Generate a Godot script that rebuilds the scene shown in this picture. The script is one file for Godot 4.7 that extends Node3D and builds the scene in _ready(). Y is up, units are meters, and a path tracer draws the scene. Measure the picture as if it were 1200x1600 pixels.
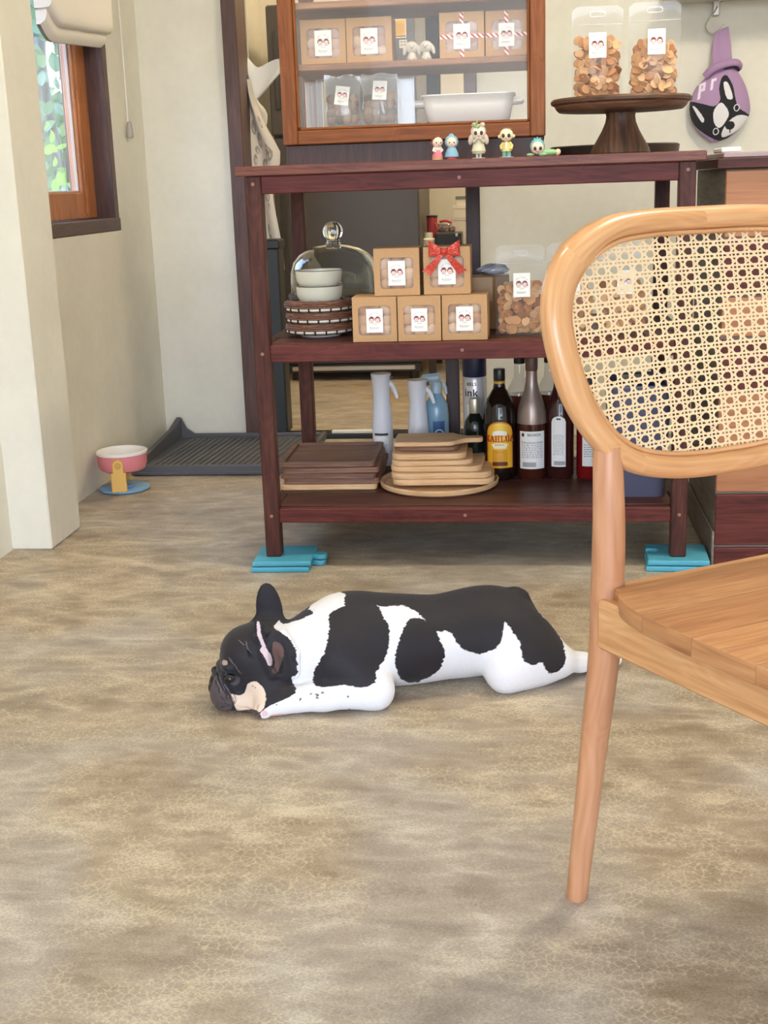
extends Node3D
# A cafe corner: display rack, glass cabinet, cane chair and a dog asleep on polished concrete. Units metres, y up.
# x runs along the rack, z towards the viewer; the floor under the camera is the origin.

var counts := {}
var mats := {}
var rng := RandomNumberGenerator.new()

class G:
	# collects shapes into one mesh; points are given counter-clockwise from outside and written clockwise
	var st := SurfaceTool.new()
	var grp := 1
	var n := 0
	func _init():
		st.begin(Mesh.PRIMITIVE_TRIANGLES)
	func tri(a: Vector3, b: Vector3, c: Vector3, ua := Vector2.ZERO, ub := Vector2.ZERO, uc := Vector2.ZERO):
		st.set_uv(ua); st.add_vertex(a)
		st.set_uv(uc); st.add_vertex(c)
		st.set_uv(ub); st.add_vertex(b)
		n += 1
	func quad(a: Vector3, b: Vector3, c: Vector3, d: Vector3, ua := Vector2.ZERO, ub := Vector2.ZERO, uc := Vector2.ZERO, ud := Vector2.ZERO):
		tri(a, b, c, ua, ub, uc)
		tri(a, c, d, ua, uc, ud)
	func flat():
		st.set_smooth_group(-1)
	func smooth():
		grp += 1
		st.set_smooth_group(grp)
	# rows of points; u x v must point outwards, else flip
	func surf(rows: Array, us: Array = [], vs: Array = [], flip := false, groups: Array = []):
		smooth()
		var base := grp
		for j in rows.size() - 1:
			var r0: PackedVector3Array = rows[j]
			var r1: PackedVector3Array = rows[j + 1]
			if groups.size() > j:
				grp = base + int(groups[j])
				st.set_smooth_group(grp)
			for i in r0.size() - 1:
				var u0 = us[i] if us.size() > i else float(i) / (r0.size() - 1)
				var u1 = us[i + 1] if us.size() > i + 1 else float(i + 1) / (r0.size() - 1)
				var v0 = vs[j] if vs.size() > j else float(j) / (rows.size() - 1)
				var v1 = vs[j + 1] if vs.size() > j + 1 else float(j + 1) / (rows.size() - 1)
				var a := r0[i]
				var b := r0[i + 1]
				var c := r1[i + 1]
				var d := r1[i]
				var ta := Vector2(u0, v0)
				var tb := Vector2(u1, v0)
				var tc := Vector2(u1, v1)
				var td := Vector2(u0, v1)
				if flip:
					if a != d: tri(a, d, c, ta, td, tc)
					if a != b and b != c: tri(a, c, b, ta, tc, tb)
				else:
					if a != b and b != c: tri(a, b, c, ta, tb, tc)
					if a != d and c != d: tri(a, c, d, ta, tc, td)
		grp = base + 40
	func box(c: Vector3, s: Vector3, bev := 0.0, xf := Transform3D.IDENTITY):
		flat()
		var h := s * 0.5
		var b: float = min(bev, min(h.x, min(h.y, h.z)) * 0.9)
		var P := func(x, y, z): return xf * (c + Vector3(x, y, z))
		for ax in 3:
			for sg in [-1.0, 1.0]:
				var u := (ax + 1) % 3
				var v := (ax + 2) % 3
				var q := []
				for k in [[-1, -1], [1, -1], [1, 1], [-1, 1]]:
					var p := Vector3.ZERO
					p[ax] = sg * h[ax]
					p[u] = k[0] * (h[u] - b) * sg
					p[v] = k[1] * (h[v] - b)
					q.append(P.call(p.x, p.y, p.z))
				quad(q[0], q[1], q[2], q[3], Vector2(0, 0), Vector2(s[u], 0), Vector2(s[u], s[v]), Vector2(0, s[v]))
		if b <= 0.0:
			return
		for ax in 3:
			var u := (ax + 1) % 3
			var v := (ax + 2) % 3
			for su in [-1.0, 1.0]:
				for sv in [-1.0, 1.0]:
					var q := []
					for k in [[-1, 0], [1, 0], [1, 1], [-1, 1]]:
						var p := Vector3.ZERO
						p[ax] = k[0] * (h[ax] - b)
						p[u] = su * (h[u] - (b if k[1] == 1 else 0.0))
						p[v] = sv * (h[v] - (b if k[1] == 0 else 0.0))
						q.append(P.call(p.x, p.y, p.z))
					_edge(q, xf * c)
		for sx in [-1.0, 1.0]:
			for sy in [-1.0, 1.0]:
				for sz in [-1.0, 1.0]:
					var a: Vector3 = P.call(sx * h.x, sy * (h.y - b), sz * (h.z - b))
					var d: Vector3 = P.call(sx * (h.x - b), sy * h.y, sz * (h.z - b))
					var e: Vector3 = P.call(sx * (h.x - b), sy * (h.y - b), sz * h.z)
					if sx * sy * sz > 0: tri(a, d, e)
					else: tri(a, e, d)
	func _edge(q: Array, c: Vector3):
		var nn: Vector3 = (q[1] - q[0]).cross(q[2] - q[0])
		if nn.dot((q[0] + q[2]) * 0.5 - c) > 0: quad(q[0], q[1], q[2], q[3])
		else: quad(q[0], q[3], q[2], q[1])
	# profile of (radius, height) from bottom to top, outside to the left of travel
	func lathe(prof: Array, segs := 24, xf := Transform3D.IDENTITY, crease := 0.6, a0 := 0.0, a1 := TAU):
		var groups := []
		var g := 0
		var vs := [0.0]
		for j in prof.size() - 1:
			if j > 0:
				var d0: Vector2 = (prof[j] - prof[j - 1]).normalized()
				var d1: Vector2 = (prof[j + 1] - prof[j]).normalized()
				if absf(d0.angle_to(d1)) > crease: g += 1
			groups.append(g)
			vs.append(vs[-1] + (prof[j + 1] - prof[j]).length())
		var rows := []
		for p in prof:
			var r := PackedVector3Array()
			for i in segs + 1:
				var th := a0 + (a1 - a0) * i / segs
				if i == segs and is_equal_approx(a1 - a0, TAU): th = a0
				r.append(xf * Vector3(p.x * cos(th), p.y, -p.x * sin(th)))
			rows.append(r)
		surf(rows, [], vs, false, groups)
	func ball(c: Vector3, r: Vector3, segs := 16, rings := 10, bs := Basis.IDENTITY):
		var rows := []
		for j in rings + 1:
			var ph := -PI / 2 + PI * j / rings
			var row := PackedVector3Array()
			for i in segs + 1:
				var th := TAU * (i % segs) / segs
				row.append(c + bs * Vector3(r.x * cos(ph) * cos(th), r.y * sin(ph), -r.z * cos(ph) * sin(th)) if j > 0 and j < rings else c + bs * Vector3(0, r.y * sin(ph), 0))
			rows.append(row)
		surf(rows)
	# round bar along a path; sq squashes the section along the frame's two axes
	func tube(path: Array, rad, segs := 12, closed := false, caps := true, sq := Vector2.ONE, up := Vector3.ZERO):
		var m := path.size()
		var rows := []
		var vs := []
		var len := 0.0
		var N := Vector3.ZERO
		for j in (m + 1 if closed else m):
			var p: Vector3 = path[j % m]
			var T: Vector3
			if closed: T = (path[(j + 1) % m] - path[(j + m - 1) % m]).normalized()
			else: T = (path[min(j + 1, m - 1)] - path[max(j - 1, 0)]).normalized()
			if up != Vector3.ZERO: N = up
			elif N == Vector3.ZERO: N = Vector3.UP if absf(T.y) < 0.9 else Vector3.RIGHT
			N = (N - T * N.dot(T)).normalized()
			var B := T.cross(N)
			var r: float = rad[j % m] if rad is Array else rad
			var row := PackedVector3Array()
			for i in segs + 1:
				var th := TAU * (i % segs) / segs
				row.append(p + (N * cos(th) * sq.x + B * sin(th) * sq.y) * r)
			rows.append(row)
			if j > 0: len += (path[j % m] - path[j - 1]).length()
			vs.append(len)
		var rr: float = rad[0] if rad is Array else rad
		var us := []
		for i in segs + 1: us.append(float(i) / segs * TAU * rr)
		surf2(rows, us, vs)
		if caps and not closed:
			flat()
			for e in [0, m - 1]:
				var row: PackedVector3Array = rows[e]
				for i in segs:
					if e == 0: tri(path[0], row[i + 1], row[i])
					else: tri(path[m - 1], row[i], row[i + 1])
	# like surf, with the grain (u) running along the rows' direction
	func surf2(rows: Array, us: Array, vs: Array):
		smooth()
		for j in rows.size() - 1:
			var r0: PackedVector3Array = rows[j]
			var r1: PackedVector3Array = rows[j + 1]
			for i in r0.size() - 1:
				quad(r0[i], r0[i + 1], r1[i + 1], r1[i], Vector2(vs[j], us[i]), Vector2(vs[j], us[i + 1]), Vector2(vs[j + 1], us[i + 1]), Vector2(vs[j + 1], us[i]))
	# polygon (counter-clockwise) in x, y pulled along z from z0 to z1, edges rounded off by bev
	func prism(poly: PackedVector2Array, z0: float, z1: float, xf := Transform3D.IDENTITY, bev := 0.0, crease := 0.6):
		var loops := [[poly, z0], [poly, z1]]
		if bev > 0.0:
			var ins := inset(poly, bev)
			var mid := inset(poly, bev * 0.29)
			loops = [[ins, z0], [mid, z0 + bev * 0.29], [poly, z0 + bev], [poly, z1 - bev], [mid, z1 - bev * 0.29], [ins, z1]]
		var m := poly.size()
		var gid := []
		var g := 0
		for i in m:
			if i > 0 and absf((poly[i] - poly[i - 1]).angle_to(poly[(i + 1) % m] - poly[i])) > crease: g += 1
			gid.append(g)
		smooth()
		var base := grp
		for k in loops.size() - 1:
			for i in m:
				st.set_smooth_group(base + gid[i])
				var i2 := (i + 1) % m
				var A: PackedVector2Array = loops[k][0]
				var B: PackedVector2Array = loops[k + 1][0]
				var za: float = loops[k][1]
				var zb: float = loops[k + 1][1]
				quad(xf * Vector3(A[i].x, A[i].y, za), xf * Vector3(A[i2].x, A[i2].y, za), xf * Vector3(B[i2].x, B[i2].y, zb), xf * Vector3(B[i].x, B[i].y, zb), A[i], A[i2], B[i2], B[i])
		grp = base + g + 2
		flat()
		var L: PackedVector2Array = loops[0][0]
		var t := Geometry2D.triangulate_polygon(poly)
		if t.is_empty(): t = Geometry2D.triangulate_polygon(L)
		for i in range(0, t.size(), 3):
			var a := L[t[i]]
			var b := L[t[i + 1]]
			var c := L[t[i + 2]]
			if (b - a).cross(c - a) < 0:
				var w := b
				b = c
				c = w
			tri(xf * Vector3(a.x, a.y, z1), xf * Vector3(b.x, b.y, z1), xf * Vector3(c.x, c.y, z1), a, b, c)
			tri(xf * Vector3(a.x, a.y, z0), xf * Vector3(c.x, c.y, z0), xf * Vector3(b.x, b.y, z0), a, c, b)
	static func inset(p: PackedVector2Array, d: float) -> PackedVector2Array:
		var o := PackedVector2Array()
		var m := p.size()
		for i in m:
			var e0 := (p[i] - p[(i + m - 1) % m]).normalized()
			var e1 := (p[(i + 1) % m] - p[i]).normalized()
			var n0 := Vector2(-e0.y, e0.x)
			var n1 := Vector2(-e1.y, e1.x)
			var b := (n0 + n1).normalized()
			o.append(p[i] + b * d / maxf(0.4, b.dot(n0)))
		return o
	# flat ring between two loops with the same number of points
	func ring(outer: PackedVector2Array, inner: PackedVector2Array, z0: float, z1: float, xf := Transform3D.IDENTITY):
		flat()
		var m := outer.size()
		for i in m:
			var k := (i + 1) % m
			var o0 := outer[i]
			var o1 := outer[k]
			var n0 := inner[i]
			var n1 := inner[k]
			var V := func(p, z): return xf * Vector3(p.x, p.y, z)
			quad(V.call(o0, z1), V.call(o1, z1), V.call(n1, z1), V.call(n0, z1), o0, o1, n1, n0)
			quad(V.call(o1, z0), V.call(o0, z0), V.call(n0, z0), V.call(n1, z0), o1, o0, n0, n1)
			quad(V.call(o0, z0), V.call(o1, z0), V.call(o1, z1), V.call(o0, z1))
			quad(V.call(n1, z0), V.call(n0, z0), V.call(n0, z1), V.call(n1, z1))
	func mesh() -> ArrayMesh:
		st.generate_normals()
		return st.commit()

# ---------- objects ----------
func numbered(called: String) -> String:
	var k: int = counts.get(called, 0)
	counts[called] = k + 1
	return called if k == 0 else "%s_%03d" % [called, k]

func tag(o: Node, label: String, category: String, group := ""):
	o.set_meta("label", label)
	o.set_meta("category", category)
	if group != "": o.set_meta("group", group)
	return o

func thing(called: String, label: String, category: String, at := Vector3.ZERO, turn := 0.0, group := "") -> Node3D:
	var o := Node3D.new()
	o.name = numbered(called)
	add_child(o)
	o.position = at
	o.rotation.y = turn
	return tag(o, label, category, group)

func part(called: String, g, m: Material, parent: Node, xf := Transform3D.IDENTITY, stuff := false) -> MeshInstance3D:
	var o := MeshInstance3D.new()
	o.name = called
	o.mesh = g.mesh() if g is G else g
	o.material_override = m
	o.transform = xf
	if stuff: o.set_meta("kind", "stuff")
	parent.add_child(o, true)
	return o

func one(called: String, g, m: Material, label: String, category: String, at := Vector3.ZERO, turn := 0.0, group := "") -> MeshInstance3D:
	var o := MeshInstance3D.new()
	o.name = numbered(called)
	o.mesh = g.mesh() if g is G else g
	o.material_override = m
	add_child(o)
	o.position = at
	o.rotation.y = turn
	return tag(o, label, category, group)

func struct(called: String, g, m: Material, label := "") -> MeshInstance3D:
	var o := MeshInstance3D.new()
	o.name = called
	o.mesh = g.mesh() if g is G else g
	o.material_override = m
	o.set_meta("kind", "structure")
	if label != "": o.set_meta("label", label)
	add_child(o, true)
	return o

func dup(src: Node3D, at: Vector3, turn: float, label: String) -> Node3D:
	var r: Node3D = src.duplicate()
	r.name = numbered(String(src.name).trim_suffix("_001"))
	add_child(r)
	r.position = at
	r.rotation.y = turn
	r.set_meta("label", label)
	return r

# ---------- shapes ----------
func rrect(w: float, h: float, r: float, k := 4, c := Vector2.ZERO) -> PackedVector2Array:
	var o := PackedVector2Array()
	var q := [[1, -1, -PI / 2], [1, 1, 0.0], [-1, 1, PI / 2], [-1, -1, PI]]
	for e in q:
		for i in k + 1:
			var a: float = e[2] + PI / 2 * i / k
			o.append(c + Vector2(e[0] * (w / 2 - r) + r * cos(a), e[1] * (h / 2 - r) + r * sin(a)))
	return o

func pts(a: Array) -> PackedVector2Array:
	var o := PackedVector2Array()
	for i in range(0, a.size(), 2): o.append(Vector2(a[i], a[i + 1]))
	return o

func prof(a: Array) -> Array:
	var o := []
	for i in range(0, a.size(), 2): o.append(Vector2(a[i], a[i + 1]))
	return o

func smoothline(p: Array, k := 6, closed := false) -> Array:
	# Catmull-Rom through the points
	var o := []
	var m := p.size()
	for i in (m if closed else m - 1):
		var a = p[(i + m - 1) % m] if closed else p[max(i - 1, 0)]
		var b = p[i]
		var c = p[(i + 1) % m]
		var d = p[(i + 2) % m] if closed else p[min(i + 2, m - 1)]
		for j in k:
			var t := float(j) / k
			o.append(0.5 * (2.0 * b + (c - a) * t + (2.0 * a - 5.0 * b + 4.0 * c - d) * t * t + (3.0 * b - a - 3.0 * c + d) * t * t * t))
	if not closed: o.append(p[m - 1])
	return o

func xfm(at: Vector3, rx := 0.0, ry := 0.0, rz := 0.0) -> Transform3D:
	return Transform3D(Basis.from_euler(Vector3(rx, ry, rz)), at)

func text(s: String, height: float, depth := 0.0004, fnt := "Droid Sans", bold := false) -> Mesh:
	var t := TextMesh.new()
	var f := SystemFont.new()
	f.font_names = PackedStringArray([fnt])
	f.font_weight = 700 if bold else 400
	t.font = f
	t.text = s
	t.font_size = 48
	t.pixel_size = height / 34.0
	t.depth = depth
	t.curve_step = 2.0
	return t

# bends a flat mesh in x, y onto an upright cylinder of radius r about y, facing +z
func bent(m: Mesh, r: float) -> ArrayMesh:
	var o := ArrayMesh.new()
	for s in m.get_surface_count():
		var a := m.surface_get_arrays(s)
		var v: PackedVector3Array = a[Mesh.ARRAY_VERTEX]
		var nn: PackedVector3Array = a[Mesh.ARRAY_NORMAL]
		for i in v.size():
			var th := v[i].x / r
			v[i] = Vector3(sin(th) * (r + v[i].z), v[i].y, cos(th) * (r + v[i].z))
			nn[i] = nn[i].rotated(Vector3.UP, th)
		a[Mesh.ARRAY_VERTEX] = v
		a[Mesh.ARRAY_NORMAL] = nn
		a[Mesh.ARRAY_TANGENT] = null
		o.add_surface_from_arrays(Mesh.PRIMITIVE_TRIANGLES, a)
	return o

# ---------- materials ----------
func mt(col: Color, rough := 0.6, metal := 0.0, spec := 0.5) -> StandardMaterial3D:
	var key := "%s %s %s %s" % [col, rough, metal, spec]
	if mats.has(key): return mats[key]
	var m := StandardMaterial3D.new()
	m.albedo_color = col
	m.roughness = rough
	m.metallic = metal
	m.metallic_specular = spec
	mats[key] = m
	return m

func rgb(r: int, g: int, b: int) -> Color:
	return Color8(r, g, b)

func glass(a := 0.08, col := Color.WHITE, rough := 0.03) -> StandardMaterial3D:
	var m := StandardMaterial3D.new()
	m.transparency = BaseMaterial3D.TRANSPARENCY_ALPHA
	m.albedo_color = Color(col.r, col.g, col.b, a)
	m.roughness = rough
	m.cull_mode = BaseMaterial3D.CULL_DISABLED
	return m

func noise(seed_: int, freq: float, oct := 4, type := FastNoiseLite.TYPE_SIMPLEX_SMOOTH) -> FastNoiseLite:
	var f := FastNoiseLite.new()
	f.seed = seed_
	f.frequency = freq
	f.fractal_octaves = oct
	f.noise_type = type
	return f

func bytes(n: FastNoiseLite, w: int, h: int, tw: int, th: int, seamless := true) -> PackedByteArray:
	var im: Image = n.get_seamless_image(w, h) if seamless else n.get_image(w, h)
	im.convert(Image.FORMAT_L8)
	if w != tw or h != th: im.resize(tw, th, Image.INTERPOLATE_CUBIC)
	return im.get_data()

# wood whose grain runs along u (or v when upright)
func wood(dark: Color, mid: Color, light: Color, seed_: int, rough := 0.5, scale := 2.0, upright := false, uvs := false, contrast := 1.0) -> StandardMaterial3D:
	var W := 512
	var a := bytes(noise(seed_, 0.02, 3), 40, W, W, W)
	var b := bytes(noise(seed_ + 1, 0.09, 3), 30, W, W, W)
	var c := bytes(noise(seed_ + 2, 0.012, 2), 80, W, W, W)
	var out := PackedByteArray()
	out.resize(W * W * 3)
	for i in W * W:
		var broad := c[i] / 255.0
		var ring := 0.5 + 0.5 * sin((broad * 9.0 + a[i] / 255.0 * 3.0) * TAU * 0.7)
		var fine := b[i] / 255.0
		var t := clampf(0.5 + ((a[i] / 255.0 - 0.5) * 0.9 + (ring - 0.5) * 0.28 + (fine - 0.5) * 1.0) * contrast, 0.0, 1.0)
		var col := dark.lerp(mid, t * 2.0) if t < 0.5 else mid.lerp(light, t * 2.0 - 1.0)
		out[i * 3] = int(col.r * 255.0)
		out[i * 3 + 1] = int(col.g * 255.0)
		out[i * 3 + 2] = int(col.b * 255.0)
	var im := Image.create_from_data(W, W, false, Image.FORMAT_RGB8, out)
	if upright: im.rotate_90(CLOCKWISE)
	var m := StandardMaterial3D.new()
	m.albedo_texture = ImageTexture.create_from_image(im)
	m.roughness = rough
	m.uv1_scale = Vector3(scale, scale, scale)
	if not uvs:
		m.uv1_triplanar = true
		m.uv1_triplanar_sharpness = 8.0
	return m

func upright(m: StandardMaterial3D) -> StandardMaterial3D:
	var o: StandardMaterial3D = m.duplicate()
	var im: Image = m.albedo_texture.get_image().duplicate()
	im.rotate_90(CLOCKWISE)
	o.albedo_texture = ImageTexture.create_from_image(im)
	return o

# ---------- flat print ----------
func disc(im: Image, c: Vector2, r: Vector2, col: Color):
	for y in range(int(c.y - r.y), int(c.y + r.y) + 1):
		var dy := (y - c.y) / r.y
		if absf(dy) > 1.0: continue
		var hw := r.x * sqrt(1.0 - dy * dy)
		im.fill_rect(Rect2i(int(round(c.x - hw)), y, int(round(hw * 2.0)), 1), col)

func fillpoly(im: Image, p: PackedVector2Array, col: Color):
	var lo := INF
	var hi := -INF
	for q in p:
		lo = minf(lo, q.y)
		hi = maxf(hi, q.y)
	for y in range(maxi(0, int(lo)), mini(im.get_height() - 1, int(hi) + 1) + 1):
		var xs := []
		for i in p.size():
			var a := p[i]
			var b := p[(i + 1) % p.size()]
			if (a.y <= y + 0.5) != (b.y <= y + 0.5):
				xs.append(a.x + (y + 0.5 - a.y) / (b.y - a.y) * (b.x - a.x))
		xs.sort()
		for k in range(0, xs.size() - 1, 2):
			im.fill_rect(Rect2i(int(round(xs[k])), y, maxi(0, int(round(xs[k + 1])) - int(round(xs[k]))), 1), col)

func printed(im: Image, rough := 0.5, alpha := false) -> StandardMaterial3D:
	var m := StandardMaterial3D.new()
	m.albedo_texture = ImageTexture.create_from_image(im)
	m.roughness = rough
	if alpha: m.transparency = BaseMaterial3D.TRANSPARENCY_ALPHA_SCISSOR
	return m

func _ready():
	rng.seed = 7
	# camera
	var cam := Camera3D.new()
	cam.name = "camera"
	cam.position = Vector3(0, 0.92, 0)
	cam.basis = Basis(Vector3.UP, 0.12056) * Basis(Vector3.RIGHT, -0.25219) * Basis(Vector3.BACK, -0.03394)
	cam.fov = 43.78
	cam.near = 0.05
	cam.current = true
	add_child(cam)
	# sky, exposure
	var sky := ProceduralSkyMaterial.new()
	sky.sky_top_color = Color(0.62, 0.75, 0.95)
	sky.sky_horizon_color = Color(0.95, 0.97, 1.0)
	sky.ground_bottom_color = Color(0.40, 0.38, 0.33)
	sky.ground_horizon_color = Color(0.75, 0.74, 0.70)
	sky.sky_energy_multiplier = 2.6
	sky.ground_energy_multiplier = 1.3
	var env := Environment.new()
	env.background_mode = Environment.BG_SKY
	env.sky = Sky.new()
	env.sky.sky_material = sky
	env.tonemap_mode = Environment.TONE_MAPPER_LINEAR
	env.tonemap_exposure = 1.1
	env.sdfgi_enabled = true
	env.ssao_enabled = true
	env.ssil_enabled = true
	var we := WorldEnvironment.new()
	we.name = "environment"
	we.environment = env
	add_child(we)
	# daylight through the open shopfront behind the viewer
	area("shopfront_daylight", Vector3(0.6, 1.35, 2.45), Vector3(0.0, 0.9, -2.5), Vector2(3.2, 2.2), Color(0.95, 0.975, 1.0), 4.2)
	area("side_daylight", Vector3(-1.30, 1.3, -0.6), Vector3(0.6, 0.4, -2.2), Vector2(1.5, 1.7), Color(0.95, 0.98, 1.0), 0.9)
	_structure()
	_fittings()
	_chair()
	_dog()
	_rack()
	_rack_top()
	_cabinet_contents()
	_middle_shelf()
	_bottom_shelf()
	_floor_things()
	_background()

func area(called: String, at: Vector3, towards: Vector3, size: Vector2, col: Color, e: float):
	var l := AreaLight3D.new()
	l.name = called
	l.position = at
	l.basis = Basis.looking_at(towards - at, Vector3.UP)
	l.area_size = size
	l.light_color = col
	l.light_energy = e
	l.area_range = 14.0
	l.area_attenuation = 2.0
	l.shadow_enabled = true
	add_child(l)

var M := {}

func _materials():
	M.maroon = wood(rgb(54, 31, 27), rgb(80, 46, 39), rgb(102, 63, 53), 11, 0.42, 2.0, false, false, 0.55)
	M.maroon.metallic_specular = 0.28
	M.maroon_v = upright(M.maroon)
	M.teak = wood(rgb(104, 58, 31), rgb(134, 80, 45), rgb(158, 100, 62), 21, 0.45, 2.0, false, false, 0.45)
	M.teak.metallic_specular = 0.3
	M.teak_v = upright(M.teak)
	M.stand = wood(rgb(62, 42, 32), rgb(92, 63, 46), rgb(120, 84, 62), 31, 0.5, 2.4)
	M.walnut = wood(rgb(110, 76, 58), rgb(138, 98, 76), rgb(162, 122, 96), 41, 0.55, 2.2, false, false, 0.6)
	M.oak = wood(rgb(204, 156, 108), rgb(226, 184, 136), rgb(240, 206, 164), 51, 0.55, 3.0, false, false, 0.6)
	M.chair = wood(rgb(180, 124, 78), rgb(207, 154, 104), rgb(226, 178, 130), 61, 0.26, 2.2, false, true, 0.5)
	M.chair_leg = wood(rgb(158, 104, 70), rgb(186, 132, 94), rgb(206, 154, 116), 62, 0.34, 2.2, false, true, 0.5)
	M.seat = wood(rgb(150, 98, 58), rgb(178, 124, 78), rgb(198, 148, 102), 63, 0.42, 2.6, false, false, 0.6)
	M.seats = [M.seat, wood(rgb(144, 93, 54), rgb(172, 118, 74), rgb(192, 142, 96), 64, 0.42, 2.6, false, false, 0.6), wood(rgb(156, 104, 63), rgb(184, 130, 84), rgb(203, 154, 108), 65, 0.42, 2.6, false, false, 0.6)]
	M.chair_rail_back = wood(rgb(180, 126, 78), rgb(204, 152, 102), rgb(220, 174, 126), 66, 0.4, 2.6, false, false, 0.5)
	M.seat_rail = M.chair_rail_back
	M.dresser = wood(rgb(146, 92, 56), rgb(170, 112, 70), rgb(186, 128, 84), 71, 0.5, 1.6, false, false, 0.5)
	M.frame_red = wood(rgb(60, 40, 36), rgb(84, 58, 52), rgb(104, 74, 66), 81, 0.45, 2.0, true, false, 0.5)
	M.sash = wood(rgb(140, 82, 44), rgb(176, 110, 64), rgb(198, 132, 84), 91, 0.45, 2.0, true, false, 0.6)
	M.white = mt(rgb(240, 238, 232), 0.5)
	M.black = mt(rgb(26, 26, 28), 0.5)
	M.kraft = kraft()
	M.wall = plaster(rgb(225, 220, 204), 3)
	M.board = wood(rgb(72, 40, 34), rgb(108, 62, 50), rgb(136, 84, 66), 12, 0.35, 2.0, false, false, 0.55)
	M.maroon_red = wood(rgb(68, 31, 29), rgb(94, 46, 41), rgb(114, 62, 54), 13, 0.42, 2.0, false, false, 0.55)
	M.maroon_red.metallic_specular = 0.28
	M.board.metallic_specular = 0.35
	M.maroon_dark = wood(rgb(46, 30, 28), rgb(64, 42, 38), rgb(80, 54, 48), 14, 0.5, 2.0, true, false, 0.5)
	M.teak_shelf = wood(rgb(116, 76, 50), rgb(154, 108, 74), rgb(180, 132, 94), 22, 0.5, 2.0, false, false, 0.6)
	M.pane = glass(0.06, Color(0.9, 0.92, 0.92), 0.02)
	M.pane.metallic_specular = 0.14
	M.stand_v = upright(M.stand)
	M.stand_dark = mt(rgb(62, 46, 38), 0.5)
	M.walnut2 = wood(rgb(94, 64, 50), rgb(120, 84, 66), rgb(146, 108, 84), 42, 0.55, 2.2, false, false, 0.6)
	M.rattan = wood(rgb(92, 58, 44), rgb(130, 88, 66), rgb(160, 114, 88), 43, 0.6, 12.0)
	M.carcass = wood(rgb(104, 92, 82), rgb(132, 120, 108), rgb(152, 140, 128), 72, 0.6, 2.0, false, false, 0.6)
	M.candy = candy()
	M.bow = bow_cloth()
	var gs := StandardMaterial3D.new()
	gs.refraction_enabled = true
	gs.refraction_scale = 0.05
	gs.transparency = BaseMaterial3D.TRANSPARENCY_ALPHA
	gs.albedo_color = Color(0.97, 0.99, 0.98, 0.0)
	gs.roughness = 0.02
	M.glass_solid = gs
	M.label = logo_label()
	M.film = glass(0.05, Color(0.9, 0.93, 0.95), 0.10)
	M.film.metallic_specular = 0.25

func plaster(col: Color, s: int) -> StandardMaterial3D:
	var W := 256
	var a := bytes(noise(s, 0.012, 4), W, W, W, W)
	var b := bytes(noise(s + 5, 0.08, 3), W, W, W, W)
	var out := PackedByteArray()
	out.resize(W * W * 3)
	var hgt := PackedByteArray()
	hgt.resize(W * W)
	for i in W * W:
		var k := 1.0 + (a[i] / 255.0 - 0.5) * 0.035 + (b[i] / 255.0 - 0.5) * 0.02
		out[i * 3] = clampi(int(col.r8 * k), 0, 255)
		out[i * 3 + 1] = clampi(int(col.g8 * k), 0, 255)
		out[i * 3 + 2] = clampi(int(col.b8 * k), 0, 255)
		hgt[i] = clampi(int(a[i] * 0.8 + b[i] * 0.2), 0, 255)
	var m := StandardMaterial3D.new()
	m.albedo_texture = ImageTexture.create_from_image(Image.create_from_data(W, W, false, Image.FORMAT_RGB8, out))
	var bump := Image.create_from_data(W, W, false, Image.FORMAT_L8, hgt)
	bump.convert(Image.FORMAT_RGB8)
	bump.bump_map_to_normal_map(0.6)
	m.normal_enabled = true
	m.normal_texture = ImageTexture.create_from_image(bump)
	m.normal_scale = 0.25
	m.roughness = 0.7
	m.metallic_specular = 0.35
	m.uv1_triplanar = true
	m.uv1_world_triplanar = true
	m.uv1_scale = Vector3(1.1, 1.1, 1.1)
	return m

func kraft() -> StandardMaterial3D:
	var W := 128
	var a := bytes(noise(77, 0.3, 2), W, W, W, W)
	var out := PackedByteArray()
	out.resize(W * W * 3)
	for i in W * W:
		var k := 0.95 + a[i] / 255.0 * 0.1
		out[i * 3] = int(196 * k)
		out[i * 3 + 1] = int(156 * k)
		out[i * 3 + 2] = int(114 * k)
	var m := StandardMaterial3D.new()
	m.albedo_texture = ImageTexture.create_from_image(Image.create_from_data(W, W, false, Image.FORMAT_RGB8, out))
	m.roughness = 0.75
	m.metallic_specular = 0.3
	m.uv1_triplanar = true
	m.uv1_scale = Vector3(6, 6, 6)
	return m

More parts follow.
